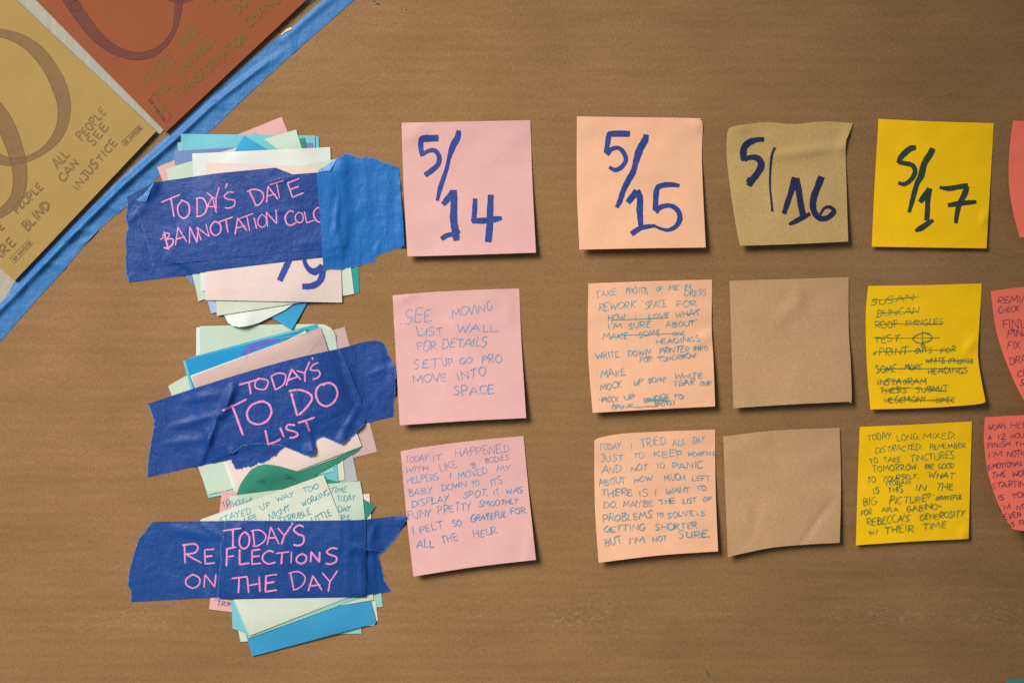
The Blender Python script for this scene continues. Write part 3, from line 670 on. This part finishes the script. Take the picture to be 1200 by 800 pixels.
text(ink, '''TODAY: 118 162 250 150 34;LONG, 272 165 392 150 32;MIXED, 408 148 575 150 30;DISTRACTED. 155 225 400 205 30;REMEMBER 440 208 632 195 26;TO 130 282 172 275 28;TAKE 200 275 292 268 28;TINCTURES 342 270 570 250 34
TOMORROW. 145 325 385 305 32;BE 415 308 465 305 26;GOOD 485 308 568 302 28;TO 115 380 160 375 28;YOURSELF. 195 372 385 355 26;"WHAT 418 355 565 360 34;(TODAY) 215 394 340 386 20
IS 145 440 182 432 32;THIS 225 432 305 425 32;IN 362 422 420 420 32;THE 470 420 562 415 36;BIG 95 502 165 490 36;PICTURE?" 228 492 458 475 38;GRATEFUL 470 470 610 460 20
FOR 80 550 140 542 28;AYLA, 190 530 280 525 22;GABINO+ 318 532 505 510 28;REBECCA'S 110 600 335 578 36;GENEROSITY 390 575 620 552 30;W/ 125 650 170 645 22;THEIR 205 642 355 632 36;TIME 400 622 525 615 32''', 990, 480, 4.443, 1.15)
ink.build('handwriting', PENG, o, org)

# ---- salmon notes cut by the right edge -----------------------------------------------------
G_ = 'sticky notes in the day columns'
s, o, org = note('salmon red sticky note without visible writing, topmost at the right edge', '1187 141.5 1260 143 1335 146', '1335 146 1333 220 1330 284', '1330 284 1260 281 1195 278', '1195 278 1188 252 1183 222 1182 193 1184 165 1187 141.5', SALMON, (8, 1.6), (1.5, 0), seed=40)
s, o, org = note('salmon red sticky note whose list begins REMIND, middle one at the right edge', '1161 341 1200 336 1310 324', '1310 324 1322 400 1335 470', '1335 470 1270 478 1213 486', '1213 486 1200 469 1186 441 1174 410 1166 380 1161 341', SALMON, (11, 1.7), (2.5, 0), seed=43)
ink = Ink(s)
text(ink, 'REMIND 728 195 920 190 35;CHECK 735 248 840 235 28;FINISH 752 325 935 315 45;FINAL 778 368 930 355 38;FIX 778 430 848 425 38;DRAW 790 505 920 495 40;CH 828 572 885 565 35;S 842 610 865 608 26', 1000, 310, 4.325, 1.15)
ink.build('handwriting', PENN, o, org)
s, o, org = note('salmon red sticky note whose writing begins WOAH, lowest one at the right edge', '1154.5 488.5 1200 486 1300 480', '1300 480 1312 550 1325 622', '1325 622 1250 622 1200 621.5 1186 619', '1186 619 1176 603 1166 580 1157 550 1153 514 1154.5 488.5', SALMON, (8, 1.6), (2.0, 0), seed=46)
ink = Ink(s)
text(ink, '''WOAH, 745 105 840 98 30;HERE 860 98 985 92 30;A 745 160 765 158 26;12 798 155 840 150 26;HOUR 862 150 960 142 26;FINISH 742 200 862 190 26;THE 885 192 960 186 26;I'M 745 250 815 243 26;NOTICING 845 245 1000 232 28
EMOTIONAL 745 310 925 290 26;THE 760 355 840 345 28;WORLD 872 350 1000 335 28;STARTING 765 410 965 393 28;IS 795 470 830 465 28;TONS 870 462 980 448 28;I'M 805 530 865 515 28;NOT 890 520 980 508 28;EVEN 830 570 920 555 28;IS 860 612 885 606 24;THIS 900 602 980 594 24''', 990, 480, 4.443, 1.1)
ink.build('handwriting', PENN, o, org)
s, o, org = note('teal sticky note of which only one corner shows at the bottom right', '1178.5 796 1260 793.5 1330 791', '1330 791 1334 870 1336 940', '1336 940 1260 942 1186 945', '1186 945 1182 870 1178.5 796', TEAL, (2, 1.6), seed=49)

# ------------------------------------------------------------------ the three stacks of used notes held down by tape
C = {'aqua': (.13, .40, .44), 'cyan': (.15, .43, .50), 'mint': (.24, .48, .42), 'palegreen': (.43, .52, .42), 'cream': (.51, .54, .44), 'white': (.58, .60, .56), 'palepink': (.63, .495, .45),
     'pink': (.58, .32, .31), 'dustypink': (.46, .32, .29), 'blue': (.012, .22, .44), 'skyblue': (.035, .26, .46), 'deepaqua': (.05, .30, .40), 'green': (.030, .20, .135), 'teal': (.06, .36, .27), 'slate': (.14, .20, .37), 'lavender': (.33, .40, .58), 'grey': (.36, .36, .38)}
PM = {k: mat_paper(k+'_paper', v, .85, .035, .08) for k, v in C.items()}
def stk(label, quad, col, cen, seed, group, bend=.05, lift=0.0, bumps=(), ridges=(), name='sticky_note', eps=.18, curve=False, wv=.04):
    poly = pts(quad)
    if curve: poly = curve(poly)
    cu, cv = cen
    def shape(U, V): return bend*((V-cv)/70)**2+.5*bend*((U-cu)/80)**2 + (lift+.12)*np.clip(np.abs(V-cv)/70-.8, 0, 2)
    s = surface(poly, shape, 8, eps, ridges, bumps, (70, wv), seed, clearance=1)
    o, org = sheet(name, poly, s, PM[col], .07, 5)
    tag(o, label, 'sticky note', group)
    return s, o, org
G2 = 'used notes stacked under the TO DO tape'; c2 = (318, 480)
stk('dusty pink note sticking out at both right corners of the middle stack', '255 421 404 383 442 529 292 567', 'dustypink', c2, 1, G2)
stk('lavender grey note peeking out at the lower right of the middle stack', '262 440 390 416 419 563 286 586', 'grey', c2, 2, G2)
stk('thin cream edge beside the grey note, lower right of the middle stack', '258 452 392 436 404 562 282 584', 'cream', c2, 3, G2)
stk('pale aqua note at the lower right of the middle stack, under the green strip', '256 450 388 440 396.5 566 268 590', 'aqua', c2, 4, G2)
stk('white sliver of a note left of the mint top of the middle stack', '230 383.5 380 381 384 530 229 535', 'white', c2, 5, G2)
stk('pale mint note with a rounded right corner at the top of the middle stack', '234 382 300 380.5 364 379.5 380 380 388 384 393 392 395 408 399 530 236 538', 'palegreen', c2, 6, G2, bumps=[(392, 384, .8, 12)])
stk('aqua note edge below the pale green lower left corner of the middle stack', '207 458 345 408 392 552 260 580 244 583', 'mint', c2, 7, G2)
stk('pale green note with scribbled left corner, left side of the middle stack', '197 452 218 440 345 400 394 545 270 573 244 579', 'palegreen', c2, 8, G2)
s, o = None, None
stk('deep aqua note edge rising to the top right of the middle stack', '221 419 371 379.5 374 384 395 470 250 512', 'deepaqua', c2, 9, G2)
stk('thin mint edge left of the bright blue note in the middle stack', '214.5 423 352 385 385 490 243 528', 'aqua', c2, 10, G2)
s, o, org = stk('bright blue note with a violet brush mark in the middle stack', '217 422 353 386.5 385 490 246 528', 'blue', c2, 11, G2)
ink = Ink(s, .08); ink.stroke(catmull([(284, 416, 6), (292, 409, 8), (303, 404, 8), (316, 400, 6), (326, 398, 3)], 6), 5, taper=False)
ink.build('marker_writing', mat_ink('violet_marker', (.06, .09, .38), 1, .2), o, org)
stk('green note edge under the pale pink note of the middle stack', '252 440 360 385 424 522 420 528 366 559 330 560', 'green', c2, 12, G2)
stk('pale green note edge directly above the dusty pink top of the middle stack', '262 437 358 387 422 524 392 537 340 556 300 572', 'palegreen', c2, 13, G2)
stk('white edge left of the pale pink note, low in the middle stack', '223 440 365 388 415 524 276 580', 'white', c2, 14, G2)
stk('pale pink note showing below the TO DO tape of the middle stack', '232 443 372 391 424 522.5 279 578', 'palepink', c2, 16, G2)
s, o, org = stk('dusty pink note uppermost in the middle stack, reaching above the TO DO tape', '224.5 441 376 383.5 405 478 252 536', 'dustypink', c2, 15, G2, bend=.1)
ink = Ink(s, .06)
for st in ('288 425 292 410 300 402 340 394 366 390', '380 392 370 404 362 414 352 424'): ink.stroke(catmull(pts(st), 6), .7)
ink.build('pencil_line', mat_ink('grey_pencil', (.30, .24, .24), .5, .1, .1), o, org)
SCR = mat_ink('grey_pen', (.012, .07, .06), .8, .2, .2)

def tapes(name, label, poly, ridges, seed, mat, group='strips of blue painter\'s tape', drape=2.6, eps=.2, bumps=(), wave=(30, .10), thick=.08, step=2.6):
    s = surface(poly, drape=drape, eps=eps, ridges=ridges, bumps=bumps, wave=wave, seed=seed, clearance=3)
    o, org = sheet(name, poly, s, mat, thick, step); tag(o, label, 'tape', group)
    return s, o, org
def torn(s, p, o, org, seed, wd=.9, mat=None):
    """frayed pale fibres along a torn tape edge"""
    ink = Ink(s, .02); r = random.Random(seed)
    q = [(x, y, wd*r.uniform(.25, 1.3)) for x, y in p]; ink.stroke(q, wd, taper=False, step=1.2)
    for x, y in p:
        if r.random() < .35:
            a = r.uniform(0, 6.28); ink.stroke([(x, y, .35), (x+1.6*math.cos(a), y+1.6*math.sin(a), .2)], .3)
    ink.build('frayed_edge', mat or FRAY, o, org)
FRAY = mat_ink('tape_fray', (.07, .17, .38), .7, .3, .25)
TM = lambda nm, col, r, see=.10: mat_tape(nm, col, math.radians(r), see)
PINKPEN = mat_ink('pink_paint_pen', (.60, .205, .39), 1, .14, 0, .45)
def clr(poly, pad=0): pass

T2A = TM('tape_dark_todo', (0.007, 0.048, 0.233), -14, .07)
lt = rough_edge(pts('173 559 174 535 177 520 181 493 177 482 173 473'), .7, 3)
rt = rough_edge(pts('449 402 454 413 460 425 465 436 462.5 446 463 460 461 475 461.5 488'), .7, 4)
low = rough_edge(pts('333 524 324 533 320 535 310 541 303 542 296 546 289 546 283 549 275 549 273 544 271 538'), .9, 5)
poly = lt[:-1]+catmull(pts('173 473 255 446 337 422 399 408 425 401 441 399 449 402'), 4)[:-1]+rt[:-1]+pts('461.5 488 439 493 428 496 380 500 345 512')+low[:-1]+pts('271 538 233 545.5')
s, o, org = tapes('tape_strip', 'wide dark blue tape laid slantwise across the middle stack, ragged at both ends', poly,
    [(272, 451, 256, 488, 1.3, 3.2), (256, 486, 234, 545, 1.2, 3.4), (200, 500, 254, 486, .6, 4), (190, 520, 250, 512, .4, 5), (399, 409, 424, 468, .7, 3), (430, 440, 455, 430, .35, 4), (215, 470, 262, 460, .4, 5), (240, 500, 252, 545, .6, 3)], 51, T2A)
torn(s, lt, o, org, 1); torn(s, rt, o, org, 2); torn(s, low, o, org, 3)
tr = rough_edge(pts('427 496 416 507 408 515 401 520 390 516 379 511 372 514 370 517 370 526 368 532 362 533.5 356 532 343 527 330 522 320 520.5 310 519 297 520 284 522 278 526 274 530 268 531'), .6, 7)
poly = catmull(pts('272 451.5 305 432 337 422.8 370 415 399 408.8'), 4)[:-1]+pts('399 408.8 412 440 423 467 429 490')+tr[:-1]+pts('268 531 262 505 258 486')
poly = pts('258 486 272 451.5')[:1]+poly[:]
s, o, org = tapes('tape_strip', 'shorter dark blue tape lettered TODAY\'S TO DO LIST, torn along its lower edge', poly,
    [(262, 487, 274, 452, .8, 3.0), (337, 424, 356, 490, .5, 1.6), (356, 486, 366, 528, .7, 2.2), (399, 410, 424, 468, .5, 3), (420, 475, 400, 512, .5, 4), (345, 430, 352, 450, .3, 3)], 52,
    TM('tape_dark_todo_label', (0.007, 0.047, 0.228), -14, .05), bumps=[(366, 530, 2.6, 9), (424, 500, 2.0, 8), (402, 518, 1.6, 8), (272, 530, 1.2, 7)])
torn(s, tr, o, org, 5, 1.1)
ink = Ink(s, .08); kk2 = 3.871
def W(st, wd=2.1, sm=True):
    q = pts(st, 165, 390, kk2)
    q = catmull(q, 6) if sm and len(q) > 2 else q
    r = random.Random(len(st)); ink.stroke([(x, y, wd*r.uniform(.88, 1.1)) for x, y in q], wd, step=1.4)
W('368 352 420 330 480 300', 2.3); W('412 325 430 370 448 420 464 464', 2.6); W('545 312 505 325 482 360 492 398 530 414 570 400 592 362 582 325 550 310 520 318', 2.4)
W('682 272 694 318 710 376', 2.5); W('670 264 720 258 765 275 776 300 750 340 716 372', 2.4); W('850 226 808 240 794 276 808 315 842 332 878 310 892 272 878 238 850 226 824 238', 2.4)
W('564 440 572 475 578 508', 2.4); W('574 506 606 495 636 480', 2.4); W('632 428 650 474', 2.4, False); W('700 418 668 416 662 436 700 448 712 462 692 474 674 474', 2.2); W('712 408 750 396 790 382', 2.2); W('748 394 766 448', 2.4, False)
text(ink, 'T 445 288 540 262 58;O 520 262 590 245 52;D 602 258 668 230 62;A 660 240 722 215 55;Y 722 232 785 195 62;\' 797 163 807 157 50;S 780 215 828 188 60', 165, 390, kk2, 1.9)
ink.build('lettering', PINKPEN, o, org)

# --- upper stack
G1 = 'used notes stacked under the DATE tape'; c1 = (312, 262)
stk('pink note, lowest of the upper stack, with its top right corner standing clear', '184 196 330 137 388 281 243 338', 'pink', c1, 21, G1)
stk('aqua note whose upper right corner shows at the back of the upper stack', '221 161.5 373.5 160 375 300 223 312', 'cyan', c1, 22, G1)
stk('pale aqua note with a sliver showing at the left of the upper stack', '208 167 360 163 364 312 212 318', 'mint', c1, 23, G1)
stk('aqua note forming the broad blue green top left of the upper stack', '212 157 369 159 372 305 216 310', 'cyan', c1, 24, G1)
stk('slate blue note at the left side of the upper stack', '204 177 366 167.5 384 325 231 338 218 325 205 195', 'slate', c1, 25, G1)
stk('green note with small edges showing top right and bottom left of the upper stack', '244 200 357 161 382 330 242 354.5 236.5 340', 'green', c1, 26, G1)
stk('teal mint note reaching out at the lower right of the upper stack', '268 192 415 190 421 343.5 274 346', 'teal', c1, 27, G1)
stk('pale green tilted note spanning the upper stack from left to top right', '194 198 347 152 391 298 232.5 353 228 332', 'palegreen', c1, 29, G1)
stk('light aqua note cornering up behind the blue triangle of the upper stack', '298 154.5 420 246 332 366 208 275', 'aqua', c1, 28, G1)
stk('bright blue note turned cornerwise, a corner hanging below the upper stack', '286 159 424 241 342 386.5 201 301', 'skyblue', c1, 30, G1, lift=.6)
s, o, org = stk('white note with a curled round lower end hanging below the upper stack', '228 245 340 205 352 350 334 363 314 373 304 378 296 380.5 287 382.5 281 383 273 382 267 378 264 372 262 367 256 352', 'white', c1, 31, G1, lift=.4, bumps=[(285, 380, 2.5, 14)])
stk('off-white broad note across the top of the upper stack', '225 180 387 172.5 392 335 236 341', 'white', c1, 32, G1)
stk('lavender note sliver at the lower left of the upper stack', '236 220 380 205 392 345 247.5 367 243 352', 'lavender', c1, 33, G1)
stk('pale mint note with a slanting lower edge under the pink note of the upper stack', '250 212 396 186 415 344.5 254 370', 'cream', c1, 34, G1)
s, o, org = stk('pale pink note uppermost in the upper stack, bearing an upside down blue figure', '242 190.5 395 196 401 354.5 240.5 351.5', 'palepink', c1, 35, G1, bend=.1, lift=.5)
ink = Ink(s, .08)
def T9(d): T(d, ox=210, oy=290, kk=5.217)
T9('690 40 34 672 78 34 648 130 36 628 172 36 614 204 34')
T9('770 40 20 766 80 22 780 116 26 806 142 34 836 146 40 860 126 30 864 112 20'); T9('852 108 22 870 130 36 874 172 36 852 214 34 806 236 34 752 238 32')
ink.build('marker_writing', mat_ink('blue_marker_bright', (.024, .045, .25), 1, .2), o, org)

T1M = TM('tape_dark_date', (0.008, 0.053, 0.242), -8, .10)
lt = rough_edge(pts('151 331 148 318 147 305 148 295 147 282 150 265 147.5 256 150 240 149 231'), .7, 13)
poly = lt[:-1]+pts('149 231 165 222 182 213 190 212.5 255 203 323 196.6 343 204.5 400 200 404 250 402 299 377.5 301.5 240 318 213 323.5')
s, o, org = tapes('tape_strip', 'dark blue tape under the DATE label, ragged left end showing beside the lettered piece', poly, [(160, 300, 176, 318, .3, 4), (150, 262, 170, 240, .4, 4)], 61, T1M)
torn(s, lt, o, org, 11)
edge = rough_edge(pts('180 312 177.5 304 175 292 171.5 280 168 268 164 257 161 246 158.5 236'), .4, 14)
poly = edge[:-1]+pts('158.5 236 166 231 174 222 182 214.5 190 213.2 255 203.8 323 197.3 343 205.3 404 200.8 404 250 404 288 377 291.5 300 299.5 230 306.5')
s, o, org = tapes('tape_strip', 'dark blue tape lettered TODAY\'S DATE, its upper left corner folded over', poly, [(228, 204, 232, 305, .3, 3), (310, 215, 350, 206, .4, 3), (300, 250, 372, 243, .25, 3), (338, 287, 375, 284, .3, 3), (170, 238, 184, 214, .6, 5)], 62,
    TM('tape_dark_date_label', (0.008, 0.048, 0.237), -8, .07), bumps=[(178, 216, 1.6, 9)])
torn(s, edge, o, org, 12, .6)
fl = pts('159 234.5 168 228 179 214.5 180.5 214 176 224 171.5 236.5 166 236.5')
sf = surface(fl, drape=3, eps=.25, wave=(12, .3), seed=6, clearance=2, bumps=[(172, 230, .9, 6)])
fo, _ = sheet('folded_corner', fl, sf, mat_tape('tape_fold', (.055, .16, .40), .3, .03), .08, 1.6, o, org)
fo['label'] = 'lighter blue folded corner'
ink = Ink(s, .08)
text(ink, '''T 255 375 365 335 115;O 332 372 404 355 105;D 425 350 480 320 105;A 478 334 530 312 90;Y 520 318 590 290 105;' 588 300 604 296 125;S 592 308 660 292 92
D 755 298 830 268 95;A 828 276 892 255 88;T 862 265 940 245 88;E 962 252 1040 226 95;& 245 535 305 520 92;A 315 518 382 498 92;N 386 505 440 490 86;N 452 492 515 470 82;O 512 470 580 452 76;T 570 458 650 438 78;A 648 452 718 432 82;T 700 445 770 425 86;I 760 425 780 420 70;O 778 420 832 408 70;N 830 412 896 398 84
C 932 408 998 396 78;O 990 396 1042 385 62;L 1046 396 1098 380 68;O 1096 392 1160 376 78;R 1170 382 1230 370 72''', 140, 180, 4.8, 1.55, .035)
ink.build('lettering', mat_ink('pink_paint_pen_two', (.60, .205, .39), 1, .14, 0, .45), o, org)

rt = rough_edge(pts('396 185 401 182.5 407 180 413 182 416 184.5 424 185.5 430 184.5 436 185 441 186.5 446 189.5 457 193 468 196.5'), .5, 21, 1.8)
rb = rough_edge(pts('474 288 465 291 457 294 448 297.5 440 300.5 439.5 304 439 307.5 430 308.5 420 311.5 409 313 398 315.5 388 315 379 317'), .6, 22)
poly = rt[:-1]+pts('468 196.5 470 230 472.5 262')+rb[:-1]+pts('379 317 376 270 371 203 377 198 386 196.5')
s, o, org = tapes('tape_strip', 'lighter mid blue tape piece upright over the right end of the DATE tape', poly, [(396, 232, 393, 272, .9, 2.2), (393, 265, 402, 300, .5, 3), (440, 300, 444, 282, .5, 2), (428, 190, 430, 290, .35, 8), (410, 240, 412, 260, .3, 3), (384, 215, 388, 240, .3, 4), (455, 200, 450, 285, .3, 6)], 63,
    TM('tape_mid_blue', (.014, .145, .43), 80, .30), bumps=[(400, 192, 1.8, 10)], wave=(26, .14))
torn(s, rt, o, org, 14); torn(s, rb, o, org, 15)
fl = pts('372 202.5 374 198.5 380 196 388 190 395.5 184.5 391 193 386.5 201 381 200.5')
sf = surface(fl, drape=3, eps=.25, wave=(12, .3), seed=8, clearance=2, bumps=[(386, 196, 1.0, 6)])
fo, _ = sheet('folded_corner', fl, sf, mat_tape('tape_fold_light', (.10, .27, .52), .3, .05), .08, 1.6, o, org); fo['label'] = 'light blue folded corner'

# --- lower stack
G3 = 'used notes stacked under the REFLECTIONS tape'; c3 = (345, 652)
s, o, org = stk('pink note at the back left of the lower stack with FROM on its bottom strip', '260 574 412 592 398 732 245 713.5', 'pink', c3, 41, G3)
ink = Ink(s, .06); text(ink, 'FROM 132 152 218 158 30;TO 108 122 150 122 26', 230, 680, 5.217, 1.1); ink.build('handwriting', mat_ink('navy_small_pen', (.07, .10, .20), .85, .2, .2), o, org); ink = Ink(s, .06); text(ink, 'TO 218 285 262 262 34', 220, 540, 5.217, 1.0); ink.build('handwriting', mat_ink('navy_small_pen', (.07, .10, .20), .85, .2, .2), o, org)
stk('mint note with its lower right corner out beyond the lower stack', '290 606 433 585 448.5 710 300 735', 'mint', c3, 42, G3)
stk('pale cream note edge at the lower right side of the lower stack', '296 612 428 600 443 727 300 738', 'cream', c3, 43, G3)
stk('pale mint note showing a corner at the bottom right of the lower stack', '275 630 420 620 423.5 742 397 742 290 742', 'mint', c3, 44, G3)
stk('cream note showing a corner at the bottom left of the lower stack', '268 640 400 610 412 735 289 751 282 751.5 279 738', 'cream', c3, 45, G3)
stk('thin white edge at the right end of the lowest blue note', '272 640 418 612 439 732 300 752', 'white', c3, 46, G3)
stk('light pink note with a small corner out right of the lower stack', '285 590 433 578 437 640 300 650', 'palepink', c3, 47, G3)
s, o, org = stk('green note with a curled top and pointed right corner above the lower stack', '277 580 281 568 286 560 294 550 302 545.5 311 543.5 320 544.5 330 546.5 340 549.5 352 553 364 556 380 560 403 566 427 585 440.5 593 427 610 400 640 300 640 270 600', 'green', c3, 48, G3, bumps=[(312, 550, 1.6, 16)])
ink = Ink(s, .06); text(ink, 'THE 300 568 312 566 4.5;DAY 334 560 346 564 4.5;TO 290 580 300 578 4', 0, 0, 1, .8); ink.build('handwriting', SCR, o, org)
stk('light cyan note along the lower left side of the lower stack', '266 600 400 590 418 718 285 740 272.5 736', 'cyan', c3, 49, G3)
stk('large bright blue note at the bottom of the lower stack', '261 622 404 590 441 729.5 295.5 768.5 284.6 730', 'skyblue', c3, 50, G3, lift=.5, bend=.1)
s, o, org = stk('pale cream note behind the front one, its slanting edge above the bright blue note', '268 612 418 590 438 702.5 395 709.5 291 730', 'cream', c3, 53, G3)
s, o, org = stk('pale green note with TIME TODAY DAY written at its right side', '268.5 581 332 573 384 566.5 422 563.5 425 580 427.5 608 429 690 292 700', 'palegreen', c3, 51, G3)
ink = Ink(s, .06); text(ink, 'TIME 870 195 972 185 34;TODAY 915 245 1022 238 32;DAY. 918 310 1005 305 32;RE 938 360 992 355 32', 220, 540, 5.217, 1.05); ink.build('handwriting', mat_ink('teal_small_pen', (.05, .22, .28), .85, .2, .22), o, org); ink = Ink(s, .06); text(ink, 'I 230 284 238 284 28;THOUGHT 258 280 400 252 30', 220, 540, 5.217, 1.05); ink.build('handwriting', mat_ink('teal_small_pen', (.05, .22, .28), .85, .2, .22), o, org)
stk('mint note edge directly beneath the front written note of the lower stack', '236.5 612 378 560 399 612 430 696 394 710.5 291 747.5', 'mint', c3, 52, G3)
s, o, org = stk('front pale green note whose writing begins STAYED UP WAY TOO', '234.5 608.5 379 556 400 609 432 690 292.5 744.5', 'cream', c3, 54, G3, bend=.1, lift=.3)
ink = Ink(s, .06); text(ink, '''STAYED 195 382 388 318 36;UP 446 304 505 278 34;WAY 545 252 655 215 32;TOO 708 200 802 162 34;LATE 350 378 425 350 32;NIGHT 498 362 632 302 38;WORKING 700 282 868 205 34
TERRIBLE 560 385 758 325 36;LITTLE 762 376 882 332 36''', 220, 540, 5.217, 1.1); ink.build('handwriting', mat_ink('teal_small_pen_two', (.04, .25, .32), .88, .2, .2), o, org)
s_=None

lt = rough_edge(pts('154 705 154 692 150 686 151 675 153 663 156 652 159 642 163 631 171 621 179 611'), .6, 31)
rt = rough_edge(pts('475 604 477 607.5 472 617 469 622 463 630 459 635 450 645 443 650 446 660 449 672 450 680 454 686 458 693'), .7, 32)
poly = lt[:-1]+pts('179 611 264 610 345 610.5 428 609 450 607')+rt[:-1]+pts('458 693 429 696.5 420 697 330 697 255 699.5')
s, o, org = tapes('tape_strip', 'dark blue tape across the lower stack carrying RE and ON at its left half', poly, [(200, 618, 245, 628, .5, 7), (248, 640, 255, 660, .4, 4), (408, 642, 446, 646, .5, 2.5), (432, 612, 440, 690, .4, 4), (235, 612, 262, 632, .5, 4)], 71,
    TM('tape_dark_reflections', (0.007, 0.056, 0.242), 0, .06), wave=(34, .10))
torn(s, lt, o, org, 16); torn(s, rt, o, org, 17)
ink = Ink(s, .08); text(ink, 'R 252 240 330 236 80;E 335 242 385 240 62;O 265 340 328 336 52;N 334 338 390 334 56', 140, 590, 3.4286, 1.9, .03); ink.build('lettering', mat_ink('pink_paint_pen_three', (.60, .205, .39), 1, .14, 0, .45), o, org)
tl = rough_edge(pts('408 640.5 420 642 432 644 440 645.5 449 645.5 459 635 463 630 469 622'), .5, 34)
poly = pts('395 610.8 429 608.2 450 606 474.5 603')+rough_edge(pts('474.5 603 477.5 606.5 472 617 469 622'), .4, 35)[1:-1]+tl[::-1][:-1]+pts('408 640.5 400 640')
s, o, org = tapes('tape_strip', 'small torn tape piece ending in a point above the right end of the REFLECTIONS tape', poly, [(440, 612, 432, 640, .5, 4), (408, 641, 445, 645, .5, 2.5)], 73, TM('tape_dark_small', (0.007, 0.055, 0.233), 0, .05))
torn(s, tl, o, org, 18, .9)
seam = rough_edge(pts('255 698 256 680 259.5 655 258 640 262 630 264.5 609.5'), .5, 33)
poly = seam[:-1]+pts('264.5 609.5 345 610 429 608.8 429.5 650 429 699 340 700.5 258 701.5')
s, o, org = tapes('tape_strip', 'dark blue tape lettered TODAY\'S FLECTIONS THE DAY', poly, [(262, 615, 258, 695, .4, 3), (408, 612, 407, 698, .35, 4), (424, 640, 424, 698, .4, 3), (270, 630, 285, 612, .4, 5)], 72,
    TM('tape_dark_reflections_label', (0.006, 0.050, 0.228), 0, .05), wave=(34, .08))
torn(s, seam, o, org, 19, .8)
ink = Ink(s, .08)
text(ink, '''T 420 182 492 176 72;O 478 178 520 174 66;D 530 170 590 164 64;A 592 168 640 162 66;Y 632 165 690 160 68;' 697 138 709 136 60;S 700 168 752 162 74
F 425 246 470 242 68;L 476 244 520 242 60;E 528 242 570 240 54;C 572 244 628 240 54;T 625 242 680 240 50;I 682 240 694 240 50;O 708 240 752 238 42;N 765 236 810 236 44;S 828 244 882 238 60
T 448 358 512 355 64;H 512 358 568 354 66;E 576 354 634 350 66;D 690 345 755 332 72;A 758 352 814 345 62;Y 820 356 886 350 78''', 140, 590, 3.4286, 1.9, .03)
ink.build('lettering', PINKPEN, o, org)
